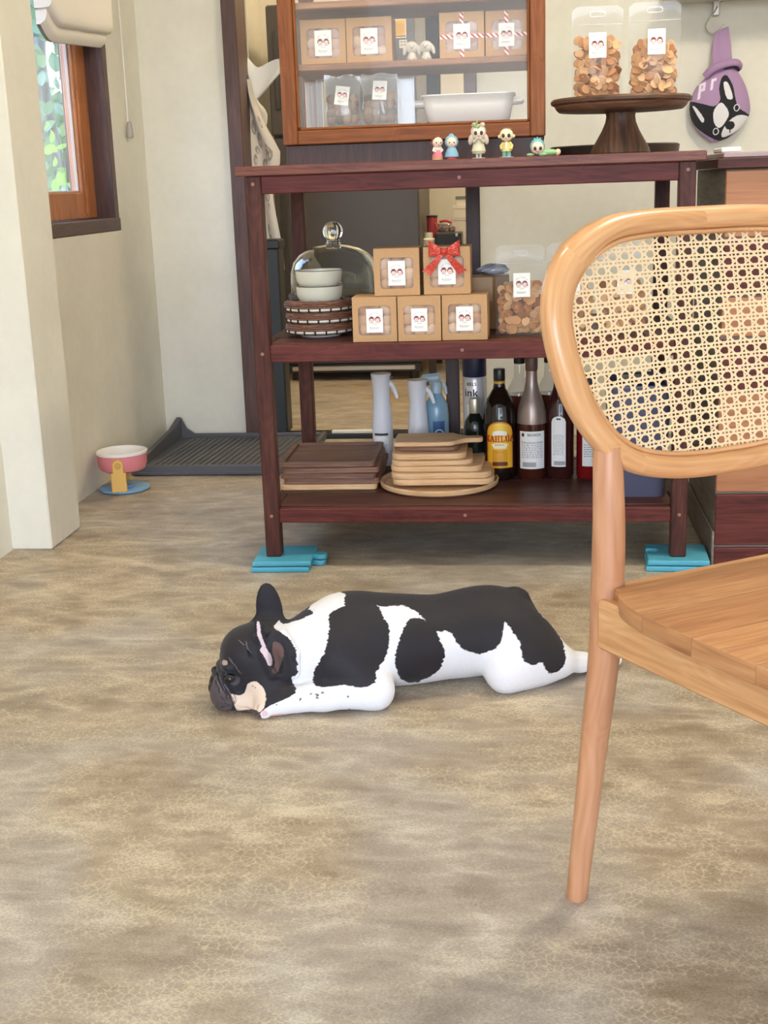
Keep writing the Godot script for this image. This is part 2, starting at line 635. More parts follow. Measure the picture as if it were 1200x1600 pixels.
# white sticker: arched lettering over two little red-hatted faces and two lines of small print
func logo_label() -> StandardMaterial3D:
	var im := Image.create(144, 204, false, Image.FORMAT_RGB8)
	im.fill(rgb(250, 247, 238))
	var ink := rgb(96, 82, 84)
	for i in 13:
		if i in [4, 6, 10]: continue
		var a := PI * (0.86 - 0.72 * i / 12.0)
		var c := Vector2(72 + 50 * cos(a), 78 - 42 * sin(a))
		im.fill_rect(Rect2i(int(c.x) - 2, int(c.y) - 3, 4, 6), ink)
		im.fill_rect(Rect2i(int(c.x) - 1, int(c.y) - 1, 2, 3), rgb(250, 247, 238))
	var red := rgb(158, 44, 50)
	var skin := rgb(250, 222, 206)
	for s in 2:
		var cx := 46.0 if s == 0 else 98.0
		disc(im, Vector2(cx, 90), Vector2(24, 21), red)
		disc(im, Vector2(cx, 74), Vector2(16, 9), rgb(110, 38, 44))
		disc(im, Vector2(cx, 95), Vector2(17, 14), skin)
		if s == 0: im.fill_rect(Rect2i(33, 80, 27, 5), rgb(110, 38, 44))
		else: disc(im, Vector2(cx + 22, 104), Vector2(8, 5), red)
		im.fill_rect(Rect2i(int(cx) - 9, 92, 4, 4), rgb(70, 40, 40))
		im.fill_rect(Rect2i(int(cx) + 5, 92, 4, 4), rgb(70, 40, 40))
		im.fill_rect(Rect2i(int(cx) - 4, 101, 8, 3), red)
	for k in 2:
		im.fill_rect(Rect2i(28, 116 + 0 * k, 36, 4), rgb(150, 70, 70))
		im.fill_rect(Rect2i(80, 116, 38, 4), rgb(150, 70, 70))
	for x in range(54, 92, 5): im.fill_rect(Rect2i(x, 131, 3, 4), ink)
	for x in range(36, 108, 5):
		im.fill_rect(Rect2i(x, 160, 3, 4), ink)
		if x < 98: im.fill_rect(Rect2i(x, 170, 3, 4), ink)
	im.fill_rect(Rect2i(30, 158, 5, 8), ink)
	return printed(im, 0.45)

func floor_material() -> StandardMaterial3D:
	var W := 2048
	var A := bytes(noise(101, 0.010, 3), 256, 256, W, W)
	var nb := noise(102, 0.016, 4)
	nb.domain_warp_enabled = true
	nb.domain_warp_amplitude = 40.0
	nb.domain_warp_frequency = 0.012
	var B := bytes(nb, 256, 512, W, W)
	var nc := noise(103, 0.013, 5)
	nc.domain_warp_enabled = true
	nc.domain_warp_amplitude = 50.0
	nc.domain_warp_frequency = 0.008
	var C := bytes(nc, 768, 1024, W, W)
	var nd := noise(104, 0.075, 1, FastNoiseLite.TYPE_CELLULAR)
	nd.cellular_return_type = FastNoiseLite.RETURN_DISTANCE2_SUB
	nd.cellular_jitter = 1.0
	nd.domain_warp_enabled = true
	nd.domain_warp_amplitude = 12.0
	nd.domain_warp_frequency = 0.04
	var Dn := bytes(nd, W, W, W, W, false)
	var ne := noise(105, 0.30, 4)
	ne.fractal_gain = 0.75
	var E := bytes(ne, 1100, W, W, W, false)
	# trowel strokes: long thin streaks that bend
	var ns := noise(107, 0.035, 4)
	ns.fractal_gain = 0.65
	ns.domain_warp_enabled = true
	ns.domain_warp_amplitude = 30.0
	ns.domain_warp_frequency = 0.006
	var T := bytes(ns, 220, 1024, W, W, false)
	var nf := noise(106, 0.022, 3)
	nf.fractal_type = FastNoiseLite.FRACTAL_RIDGED
	nf.domain_warp_enabled = true
	nf.domain_warp_amplitude = 22.0
	nf.domain_warp_frequency = 0.02
	var R := bytes(nf, 512, 1024, W, W)
	var out := PackedByteArray()
	out.resize(W * W * 3)
	var rough := PackedByteArray()
	rough.resize(W * W)
	# tone ramp from brown through tan to cream, and the same in greyer cement
	var ramp := []
	var rampg := []
	for q in 256:
		var t := clampf((q - 60) / 136.0, 0.0, 1.0)
		ramp.append(Vector3(132, 115, 93).lerp(Vector3(165, 149, 127), smoothstep(0.0, 0.55, t)).lerp(Vector3(210, 197, 172), smoothstep(0.5, 1.0, t)))
		rampg.append(Vector3(138, 127, 115).lerp(Vector3(166, 155, 142), smoothstep(0.0, 0.55, t)).lerp(Vector3(202, 195, 180), smoothstep(0.5, 1.0, t)))
	for i in W * W:
		var a := A[i]
		var c := C[i]
		var e := E[i]
		var q := clampi(128 + (((B[i] - 128) * 20 + (c - 128) * 28 + (e - 128) * 60 + (T[i] - 128) * 22 + (R[i] - 120) * 34) >> 7), 0, 255)
		var col: Vector3 = (ramp[q] as Vector3).lerp(rampg[q], clampf((a - 96) * 0.014, 0.0, 1.0))
		var d := Dn[i]
		if d < 30 and c > 96:
			col = col.lerp(Vector3(208, 195, 164), minf((c - 96) * 0.03, 1.0) * clampf((200 - a) * 0.016, 0.35, 1.0) * 0.8 * (1.0 - d / 30.0))
		out[i * 3] = int(col.x)
		out[i * 3 + 1] = int(col.y)
		out[i * 3 + 2] = int(col.z)
		rough[i] = 88 + ((c * 3 + e * 2) >> 4)
	var m := StandardMaterial3D.new()
	m.albedo_texture = ImageTexture.create_from_image(Image.create_from_data(W, W, false, Image.FORMAT_RGB8, out))
	m.roughness_texture = ImageTexture.create_from_image(Image.create_from_data(W, W, false, Image.FORMAT_L8, rough))
	m.roughness_texture_channel = BaseMaterial3D.TEXTURE_CHANNEL_RED
	m.roughness = 1.0
	m.metallic_specular = 0.45
	return m

func _structure():
	_materials()
	# floor, drawn with metre coordinates so that the cement keeps its scale
	var g := G.new()
	var x0 := -2.2
	var x1 := 2.75
	var z0 := -7.0
	var z1 := 2.75
	var U := func(x, z): return Vector2((x + 1.65) / 1.9, (z + 3.05) / 1.9)
	g.flat()
	g.quad(Vector3(x0, 0, z1), Vector3(x1, 0, z1), Vector3(x1, 0, z0), Vector3(x0, 0, z0), U.call(x0, z1), U.call(x1, z1), U.call(x1, z0), U.call(x0, z0))
	g.box(Vector3((x0 + x1) / 2, -0.06, (z0 + z1) / 2), Vector3(x1 - x0, 0.118, z1 - z0))
	struct("floor", g, floor_material(), "polished mottled concrete floor with pale crackle lines")
	# left wall with the window opening
	g = G.new()
	span(g, -1.54, -1.39, 0, 2.8, -3.36, 2.6)
	span(g, -1.54, -1.39, 0, 2.8, -4.785, -4.31)
	span(g, -1.54, -1.39, 0, 0.795, -4.31, -3.36)
	span(g, -1.54, -1.39, 1.80, 2.8, -4.31, -3.36)
	struct("wall_left", g, M.wall, "off-white plastered wall with a wooden window")
	g = G.new()
	g.box(Vector3(-1.345, 1.4, -3.268), Vector3(0.13, 2.8, 0.225), 0.004)
	struct("pillar", g, M.wall, "white plastered pier standing out from the left wall")
	g = G.new()
	span(g, -1.39, -1.072, 0, 2.8, -4.785, -4.665)
	span(g, -1.072, -0.19, 2.1, 2.8, -4.785, -4.665)
	span(g, -0.19, 2.6, 0, 2.8, -4.785, -4.665)
	struct("wall_back", g, M.wall, "off-white back wall with a doorway behind the rack")
	g = G.new()
	span(g, 2.6, 2.75, 0, 2.8, -4.785, 2.6)
	struct("wall_right", g, M.wall)
	g = G.new()
	span(g, -1.54, -1.1, 0, 2.8, 2.6, 2.75)
	span(g, 2.3, 2.75, 0, 2.8, 2.6, 2.75)
	span(g, -1.1, 2.3, 2.5, 2.8, 2.6, 2.75)
	struct("wall_front", g, M.wall)
	g = G.new()
	span(g, -1.54, 2.75, 2.8, 2.92, -7.0, 2.75)
	struct("ceiling", g, M.wall)
	# the room behind the doorway
	g = G.new()
	span(g, -1.54, -1.39, 0, 2.8, -7.0, -4.785)
	struct("wall_left", g, M.wall)
	g = G.new()
	span(g, -1.39, 1.6, 0, 2.8, -7.0, -6.85)
	struct("wall_back", g, M.wall)
	g = G.new()
	span(g, 1.6, 1.75, 0, 2.8, -7.0, -4.785)
	struct("wall_right", g, M.wall)
	# doorway trim
	g = G.new()
	g.box(Vector3(-1.047, 1.05, -4.71), Vector3(0.052, 2.1, 0.16), 0.003)
	g.box(Vector3(-0.2125, 1.05, -4.72), Vector3(0.045, 2.1, 0.14), 0.003)
	g.box(Vector3(-0.63, 2.07, -4.715), Vector3(0.80, 0.06, 0.15), 0.003)
	struct("trim_1", g, M.frame_red, "dark brown wooden frame of the doorway")
	g = G.new()
	g.box(Vector3(-0.63, 0.009, -4.68), Vector3(0.79, 0.018, 0.09), 0.003)
	struct("trim_2", g, M.black, "dark threshold strip of the doorway")
	_window()

func span(g: G, x0: float, x1: float, y0: float, y1: float, z0: float, z1: float):
	g.box(Vector3((x0 + x1) / 2, (y0 + y1) / 2, (z0 + z1) / 2), Vector3(x1 - x0, y1 - y0, z1 - z0))

func _window():
	var w := Node3D.new()
	w.name = "window_1"
	w.set_meta("kind", "structure")
	w.set_meta("label", "wooden window in the left wall looking out on leaves")
	add_child(w)
	# part: outer frame
	var g := G.new()
	g.box(Vector3(-1.466, 1.30, -4.288), Vector3(0.148, 1.0, 0.043), 0.002)
	g.box(Vector3(-1.466, 1.30, -3.382), Vector3(0.148, 1.0, 0.043), 0.002)
	g.box(Vector3(-1.466, 1.78, -3.835), Vector3(0.148, 0.04, 0.95), 0.002)
	part("window_frame", g, M.frame_red, w)
	g = G.new()
	g.box(Vector3(-1.463, 0.817, -3.835), Vector3(0.15, 0.042, 0.95), 0.003)
	part("window_sill", g, wood(rgb(60, 42, 38), rgb(80, 60, 54), rgb(96, 74, 68), 82, 0.5, 2.0, false, false, 0.5), w)
	g = G.new()
	for s in [[-4.206, 0.122], [-3.464, 0.122]]:
		g.box(Vector3(-1.472, 1.30, s[0]), Vector3(0.038, 0.92, s[1]), 0.003)
		g.box(Vector3(-1.458, 1.30, s[0] + (0.045 if s[0] < -4.0 else -0.045)), Vector3(0.022, 0.90, 0.014), 0.003)
	g.box(Vector3(-1.472, 0.882, -3.835), Vector3(0.036, 0.084, 0.62), 0.003)
	g.box(Vector3(-1.472, 1.72, -3.835), Vector3(0.036, 0.08, 0.62), 0.003)
	part("sash", g, M.sash, w)
	g = G.new()
	g.box(Vector3(-1.471, 1.305, -4.142), Vector3(0.010, 0.77, 0.006), 0.001)
	g.box(Vector3(-1.471, 0.927, -3.835), Vector3(0.012, 0.006, 0.62), 0.001)
	part("glazing_bead", g, mt(rgb(196, 176, 158), 0.5), w)
	g = G.new()
	g.box(Vector3(-1.476, 1.30, -3.835), Vector3(0.004, 0.78, 0.62))
	part("pane", g, glass(0.10, Color(0.85, 0.92, 0.95), 0.02), w)

func _fittings():
	# ceiling lamps: a glowing opal disc with a lamp of the same size just below it
	for p in [[Vector3(0.9, 2.79, -2.6), "round opal ceiling lamp above the rack side of the room", 1.6, Color(1.0, 0.97, 0.90)], [Vector3(-0.55, 2.79, -2.2), "round opal ceiling lamp above the open floor left of the rack", 0.55, Color(1.0, 0.97, 0.93)], [Vector3(0.1, 2.79, -5.75), "round opal ceiling lamp in the back room", 1.5, Color(1.0, 0.92, 0.80)]]:
		var t := thing("ceiling_lamp", p[1], "lamp", p[0])
		var g := G.new()
		g.lathe(prof([0.0, -0.012, 0.15, -0.012, 0.155, 0.0, 0.0, 0.0]), 28)
		part("housing", g, M.white, t)
		g = G.new()
		g.lathe(prof([0.0, -0.042, 0.08, -0.040, 0.13, -0.028, 0.145, -0.012, 0.0, -0.012]), 28)
		var em := StandardMaterial3D.new()
		em.albedo_color = Color(1, 0.95, 0.86)
		em.emission_enabled = true
		em.emission = Color(1.0, 0.88, 0.70)
		em.emission_energy_multiplier = 1.4
		part("diffuser", g, em, t)
		var l := OmniLight3D.new()
		l.name = "lamp_light"
		l.position = Vector3(0, -0.16, 0)
		l.light_color = p[3]
		l.light_energy = p[2]
		l.light_size = 0.13
		l.omni_range = 9.0
		l.omni_attenuation = 2.0
		l.shadow_enabled = true
		t.add_child(l)
	_blind()

func _blind():
	# gathered white blind over the window: soft folds, rounded lower corner
	var t := thing("window_blind", "white fabric blind gathered at the top of the window", "blind", Vector3(-1.385, 1.34, -3.92))
	for k in 2:
		var g := G.new()
		var rows := []
		for j in 15:
			var f := j / 14.0
			var row := PackedVector3Array()
			for i in 19:
				var z := (0.235 - 0.535 * i / 18.0) * (1.0 if k == 0 else 0.975)
				var d := (0.058 if k == 0 else 0.034) * (0.86 + 0.14 * f) + 0.0015 * sin(i * 0.8 + j * 0.2)
				var y := 0.035 + 0.42 * pow(f, 1.6) if k == 0 else -0.002 + 0.20 * f
				if j == 0: d *= 0.3
				elif j == 1: d *= 0.82
				elif j == 2: d *= 0.95
				var corner := maxf(0.0, (z - 0.135) / 0.10)
				y += corner * corner * 0.05 * (1.0 - f) + 0.035 * (0.30 - z) / 0.60 * (1.0 - f)
				row.append(Vector3(d, y, z))
			rows.append(row)
		g.surf(rows)
		# back sheet closes the fold against the wall
		var back := []
		for j in rows.size():
			var r := PackedVector3Array()
			for q in rows[j]: r.append(Vector3(-0.002, q.y, q.z))
			back.append(r)
		g.surf(back, [], [], true)
		for e in [0, 18]:
			var side := [PackedVector3Array(), PackedVector3Array()]
			for j in rows.size():
				side[0].append(rows[j][e])
				side[1].append(back[j][e])
			g.surf(side, [], [], e == 0)
		part("fold", g, cloth(rgb(232, 224, 212)), t)
	var cord := thing("blind_cord", "thin white pull cord with a clear weight beside the window", "cord", Vector3(-1.383, 1.10, -4.45))
	var g2 := G.new()
	g2.tube([Vector3(0.004, 0.055, 0), Vector3(0.004, 0.25, -0.002), Vector3(0.004, 0.62, 0.0)], 0.0022, 6)
	part("string", g2, M.white, cord)
	g2 = G.new()
	g2.lathe(prof([0.004, 0.0, 0.011, 0.002, 0.012, 0.01, 0.008, 0.052, 0.003, 0.056, 0.0, 0.056]), 10, xfm(Vector3(0.008, 0, 0)))
	part("weight", g2, mt(rgb(170, 162, 150), 0.25), cord)

func cloth(col: Color) -> StandardMaterial3D:
	var m: StandardMaterial3D = mt(col, 0.9, 0.0, 0.2)
	m.rim_enabled = true
	m.rim = 0.2
	return m

# ---------- chair ----------
const CH_O := Vector3(0.09, 0, -1.515)
const CH_A := 0.5672
const CH_C := 0.19

func back_pt(a: float, h: float, off := 0.0) -> Vector3:
	# local: x along the back, y up, z to the front
	return Vector3(a, h, 0.5 * ((a - CH_C) * (a - CH_C) - 0.04) - 0.2126 * (h - 0.58) + off)

func _chair():
	var t := thing("dining_chair", "light teak dining chair with a woven cane back in the foreground", "chair", CH_O, CH_A)
	# rounded back frame: half of the outline, mirrored about the chair's middle
	var half := [Vector2(0.19, 0.865), Vector2(0.13, 0.865), Vector2(0.08, 0.863), Vector2(0.045, 0.858), Vector2(0.012, 0.846), Vector2(-0.02, 0.826), Vector2(-0.044, 0.800), Vector2(-0.056, 0.768), Vector2(-0.056, 0.735), Vector2(-0.047, 0.692), Vector2(-0.032, 0.655), Vector2(-0.006, 0.617), Vector2(0.024, 0.592), Vector2(0.058, 0.577), Vector2(0.105, 0.567), Vector2(0.15, 0.563)]
	var loop2 := []
	for p in half: loop2.append(p)
	for i in range(half.size() - 1, 0, -1):
		if i == half.size() - 1: loop2.append(Vector2(0.19, 0.5625))
		loop2.append(Vector2(2 * CH_C - half[i].x, half[i].y))
	loop2 = smoothline(loop2, 4, true)
	var m := loop2.size()
	# frame bars butt-jointed at four places; each segment is a bar of its own
	var cuts := [0, 20, 51, m - 51, m - 20, m]
	var inner := PackedVector2Array()
	for i in m:
		var T: Vector2 = (loop2[(i + 1) % m] - loop2[(i + m - 1) % m]).normalized()
		inner.append(loop2[i] + Vector2(-T.y, T.x) * 0.0165)
	for s in cuts.size() - 1:
		var g := G.new()
		var rows := []
		var vs := []
		var len := 0.0
		for j in range(cuts[s], cuts[s + 1] + 1):
			var p: Vector2 = loop2[j % m]
			var T: Vector2 = (loop2[(j + 1) % m] - loop2[(j + m - 1) % m]).normalized()
			var side := Vector2(-T.y, T.x)
			var low: float = 1.0 - smoothstep(0.56, 0.70, p.y)
			var top: float = smoothstep(0.82, 0.86, p.y)
			var row := PackedVector3Array()
			for i in 17:
				var th := TAU * (i % 16) / 16
				var q := Vector2(pow(absf(cos(th)), 0.8) * signf(cos(th)), pow(absf(sin(th)), 0.8) * signf(sin(th)))
				var w := lerpf(0.0205, 0.0145, maxf(low, top))
				var o := back_pt(p.x + side.x * q.x * w, p.y + side.y * q.x * w, q.y * 0.0185)
				row.append(o)
			rows.append(row)
			if j > cuts[s]: len += (p - loop2[(j - 1 + m) % m]).length()
			vs.append(len)
		var us := []
		for i in 17: us.append(i / 16.0 * 0.11 + s * 0.13)
		g.surf2(rows, us, vs)
		part("back_frame", g, M.chair, t)
	# thin spline pressed round the cane
	var g3 := G.new()
	var path := []
	for i in m:
		path.append(back_pt(inner[i].x, inner[i].y, 0.008))
	g3.tube(path, 0.0032, 6, true)
	part("cane_spline", g3, M.chair, t)
	part("cane_webbing", cane(inner), mt(rgb(236, 206, 160), 0.55), t, Transform3D.IDENTITY, true)
	# legs
	for s in 2:
		var mir := func(p: Vector3): return Vector3(p.x if s == 0 else 2 * CH_C - p.x, p.y, p.z)
		var g := G.new()
		var lp := []
		var lr := []
		var ctl := [Vector3(-0.029, 0.0, -0.020), Vector3(-0.022, 0.1, -0.014), Vector3(-0.013, 0.22, -0.007), Vector3(-0.004, 0.34, 0.0), Vector3(0.0, 0.42, 0.0), Vector3(0.002, 0.50, -0.001), Vector3(0.002, 0.56, -0.003), Vector3(0.002, 0.605, -0.006)]
		var rr := [0.0138, 0.0155, 0.0175, 0.0198, 0.0205, 0.0200, 0.0188, 0.0175]
		for i in ctl.size():
			lp.append(mir.call(ctl[i]))
			lr.append(rr[i])
		lp[0].y = 0.003
		lp.insert(0, Vector3(lp[0].x, 0.0, lp[0].z))
		lr.insert(0, 0.0115)
		lp = smoothline(lp, 4)
		var lr2 := []
		for r in smoothline(lr, 4): lr2.append(r)
		g.tube(lp, lr2, 18)
		part("leg", g, M.chair_leg, t)
		g = G.new()
		g.tube([mir.call(Vector3(-0.045, 0.0, 0.46)), mir.call(Vector3(-0.035, 0.22, 0.44)), mir.call(Vector3(-0.03, 0.41, 0.43))], [0.0135, 0.017, 0.020], 16)
		part("leg", g, M.chair_leg, t)
		# side rail under the seat
		g = G.new()
		var rx := xfm(mir.call(Vector3(0.002, 0.389, 0.228)), 0, (0.05 if s == 0 else -0.05), 0)
		g.box(Vector3.ZERO, Vector3(0.026, 0.064, 0.44), 0.004, rx)
		part("side_rail", g, M.seat_rail, t)
	var gr := G.new()
	gr.box(Vector3(CH_C, 0.397, 0.004), Vector3(0.36, 0.066, 0.028), 0.004)
	part("back_rail", gr, M.chair_rail_back, t)
	gr = G.new()
	gr.box(Vector3(CH_C, 0.381, 0.43), Vector3(0.42, 0.062, 0.026), 0.004)
	part("front_rail", gr, M.chair_rail_back, t)
	# seat of glued planks, clipped to one rounded outline
	var out := [Vector2(0.012, 0.022), Vector2(-0.006, 0.032), Vector2(-0.022, 0.055), Vector2(-0.033, 0.09), Vector2(-0.038, 0.14), Vector2(-0.036, 0.24), Vector2(-0.028, 0.36), Vector2(-0.014, 0.44), Vector2(0.03, 0.462), Vector2(CH_C, 0.468)]
	var full := []
	for p in out: full.append(p)
	for i in range(out.size() - 2, -1, -1): full.append(Vector2(2 * CH_C - out[i].x, out[i].y))
	full.append(Vector2(CH_C, 0.020))
	full = smoothline(full, 3, true)
	var poly := PackedVector2Array()
	for p in full: poly.append(Vector2(p.x, -p.y))
	if Geometry2D.is_polygon_clockwise(poly): poly.reverse()
	var xf := Transform3D(Basis(Vector3.RIGHT, Vector3.FORWARD, Vector3.UP), Vector3(0, 0, 0))
	var ys := [-0.02, -0.118, -0.205, -0.30, -0.39, -0.48]
	for k in 5:
		var strip := PackedVector2Array([Vector2(-0.2, ys[k + 1] + 0.0003), Vector2(0.6, ys[k + 1] + 0.0003), Vector2(0.6, ys[k] - 0.0003 + (0.01 if k == 0 else 0.0)), Vector2(-0.2, ys[k] - 0.0003 + (0.01 if k == 0 else 0.0))])
		for piece in Geometry2D.intersect_polygons(poly, strip):
			if Geometry2D.is_polygon_clockwise(piece): piece.reverse()
			var g := G.new()
			g.prism(piece, 0.413, 0.436, xf, 0.0013, 0.5)
			part("seat_plank", g, M.seats[k % 3], t)

func cane(inner: PackedVector2Array) -> Mesh:
	var g := G.new()
	var P := 0.0205
	var R := 0.0157
	var ribbon := func(a: Vector2, b: Vector2, wid: float, lift: float, phase: float):
		# one strand from a to b, clipped to the opening, waving over and under
		var L := (b - a).length()
		var dir := (b - a) / L
		var sd := Vector2(-dir.y, dir.x)
		var lines := Geometry2D.intersect_polyline_with_polygon(PackedVector2Array([a, b]), inner)
		for ln in lines:
			if ln.size() < 2: continue
			var p0 := ln[0]
			var p1 := ln[ln.size() - 1]
			var l := (p1 - p0).length()
			var k := maxi(2, int(l / 0.0085))
			var rows := [PackedVector3Array(), PackedVector3Array(), PackedVector3Array()]
			for i in k + 1:
				var q: Vector2 = p0.lerp(p1, float(i) / k)
				var s := (q - a).length()
				var z := lift + 0.0004 * sin(s / P * PI + phase)
				rows[0].append(back_pt(q.x - sd.x * wid, q.y - sd.y * wid, z))
				rows[1].append(back_pt(q.x, q.y, z + wid * 0.4))
				rows[2].append(back_pt(q.x + sd.x * wid, q.y + sd.y * wid, z))
			g.surf([rows[0], rows[1], rows[2]])
			g.surf([rows[2], rows[0]])
	var c := Vector2(CH_C, 0.715)
	for i in range(-14, 15):
		for o in [-0.0027, 0.0027]:
			var x: float = c.x + (i + 0.5) * P + o * 1.15
			ribbon.call(Vector2(x, 0.55), Vector2(x, 0.88), 0.0013, -0.0004, i * PI)
	for j in range(-11, 12):
		for o in [-0.0022, 0.0022]:
			var y: float = c.y + (j + 0.5) * R + o * 1.1
			ribbon.call(Vector2(-0.1, y), Vector2(0.48, y), 0.0012, 0.0001, j * PI)
	for i in range(-30, 31):
		for sgn in [1.0, -1.0]:
			# diagonals pass through the crossings, one each way
			var cx: float = c.x + (i + 0.5) * P
			var cy: float = c.y
			var d := Vector2(P, R * sgn)
			ribbon.call(Vector2(cx, cy) - d * 14.0, Vector2(cx, cy) + d * 14.0, 0.0011, 0.0004 + (0.0004 if sgn > 0 else 0.0), i * PI)
	return g.mesh()

# ---------- dog ----------
# dog's own axes: x from nose to tail, y up, z towards the viewer's side
class Sdf:
	var e := []   # [kind, a, b, ra/radii, rb, inverse basis, blend]
	func ell(c: Vector3, r: Vector3, k := 0.02, rot := Vector3.ZERO, sub := false):
		var reach := maxf(r.x, maxf(r.y, r.z))
		e.append([2 if sub else 0, c, r, Basis.from_euler(rot).inverse(), k, reach])
	func cone(a: Vector3, b: Vector3, ra: float, rb: float, k := 0.02, sub := false):
		e.append([3 if sub else 1, a, b, ra, k, rb])
	func near(c: Vector3, reach: float) -> Array:
		# the shapes that can matter within reach of c
		var o := []
		for q in e:
			var far: float
			if q[0] % 2 == 1: far = (c - (q[1] + q[2]) * 0.5).length() - (q[2] - q[1]).length() * 0.5 - maxf(q[3], q[5])
			else: far = (c - q[1]).length() - q[5]
			if far < reach + 0.055: o.append(q)
		return o
	func d(p: Vector3, list: Array) -> float:
		var v := 1.0
		for q in list:
			var t: int = q[0]
			var k: float = q[4]
			var x: float
			if t % 2 == 1:
				var a: Vector3 = q[1]
				var ab: Vector3 = q[2] - a
				var h := clampf((p - a).dot(ab) / ab.length_squared(), 0.0, 1.0)
				x = (p - a - ab * h).length() - lerpf(q[3], q[5], h)
			else:
				var lp: Vector3 = p - q[1]
				var far: float = lp.length() - q[5]
				if far > 0.06:
					x = far
				else:
					lp = q[3] * lp
					var r: Vector3 = q[2]
					var s := lp / r
					var k0 := s.length()
					var k1 := (s / r).length()
					x = k0 * (k0 - 1.0) / k1 if k1 > 1e-6 else -minf(r.x, minf(r.y, r.z))
			if t >= 2:
				var m2 := maxf(k - absf(v + x), 0.0) / k
				v = maxf(v, -x) + m2 * m2 * k * 0.25
			else:
				var m := maxf(k - absf(v - x), 0.0) / k
				v = minf(v, x) - m * m * k * 0.25
		return v

func nets(f: Sdf, lo: Vector3, hi: Vector3, h: float, V: PackedVector3Array, N: PackedVector3Array, I: PackedInt32Array):
	var B := 6
	var nx := int(ceil((hi.x - lo.x) / h / B)) * B
	var ny := int(ceil((hi.y - lo.y) / h / B)) * B
	var nz := int(ceil((hi.z - lo.z) / h / B)) * B
	var sx := nx + 1
	var sy := ny + 1
	var vals := PackedFloat32Array()
	vals.resize(sx * sy * (nz + 1))
	vals.fill(9.0)
	var hot := []
	var reach := h * B * 0.5 * 1.75 + 0.012
	for bz in nz / B:
		for by in ny / B:
			for bx in nx / B:
				var c := lo + Vector3(bx + 0.5, by + 0.5, bz + 0.5) * (h * B)
				var list := f.near(c, reach)
				if list.is_empty() or absf(f.d(c, list)) > reach: continue
				hot.append([Vector3i(bx, by, bz), list])
				for k in B + 1:
					for j in B + 1:
						var at := ((bz * B + k) * sy + by * B + j) * sx + bx * B
						for i in B + 1:
							if vals[at + i] == 9.0:
								vals[at + i] = f.d(lo + Vector3(bx * B + i, by * B + j, bz * B + k) * h, list)
	var id := {}
	var base := V.size()
	var offs := [0, 1, sx, sx + 1, sx * sy, sx * sy + 1, sx * sy + sx, sx * sy + sx + 1]
	var corner := [Vector3(0, 0, 0), Vector3(1, 0, 0), Vector3(0, 1, 0), Vector3(1, 1, 0), Vector3(0, 0, 1), Vector3(1, 0, 1), Vector3(0, 1, 1), Vector3(1, 1, 1)]
	var edges := [[0, 1], [2, 3], [4, 5], [6, 7], [0, 2], [1, 3], [4, 6], [5, 7], [0, 4], [1, 5], [2, 6], [3, 7]]
	for ht in hot:
		var hb: Vector3i = ht[0]
		var list: Array = ht[1]
		for k in B:
			for j in B:
				for i in B:
					var x: int = hb.x * B + i
					var y: int = hb.y * B + j
					var z: int = hb.z * B + k
					var at := (z * sy + y) * sx + x
					var neg := 0
					for q in 8:
						if vals[at + offs[q]] < 0.0: neg += 1
					if neg == 0 or neg == 8: continue
					var s := Vector3.ZERO
					var cnt := 0
					for ed in edges:
						var a: float = vals[at + offs[ed[0]]]
						var b: float = vals[at + offs[ed[1]]]
						if (a < 0.0) != (b < 0.0):
							s += corner[ed[0]].lerp(corner[ed[1]], a / (a - b))
							cnt += 1
					id[at] = V.size()
					var p := lo + (Vector3(x, y, z) + s / cnt) * h
					V.append(p)
					var g := h * 0.6
					var d0 := f.d(p, list)
					var n := Vector3(f.d(p + Vector3(g, 0, 0), list) - d0, f.d(p + Vector3(0, g, 0), list) - d0, f.d(p + Vector3(0, 0, g), list) - d0)
					N.append(n.normalized())
	for at in id:
		var i0: int = id[at]
		for ax in 3:
			var step: int = [1, sx, sx * sy][ax]
			var u: int = [sx, sx * sy, 1][ax]
			var w: int = [sx * sy, 1, sx][ax]
			var neg: bool = vals[at] < 0.0
			if neg == (vals[at + step] < 0.0): continue
			if not (id.has(at - u) and id.has(at - w) and id.has(at - u - w)): continue
			var q := [i0, id[at - u], id[at - u - w], id[at - w]]
			if neg: q = [q[0], q[3], q[2], q[1]]
			I.append_array(PackedInt32Array([q[0], q[1], q[2], q[0], q[2], q[3]]))

const DOG_O := Vector3(-0.55, 0, -2.17)
const DOG_A := 0.27925

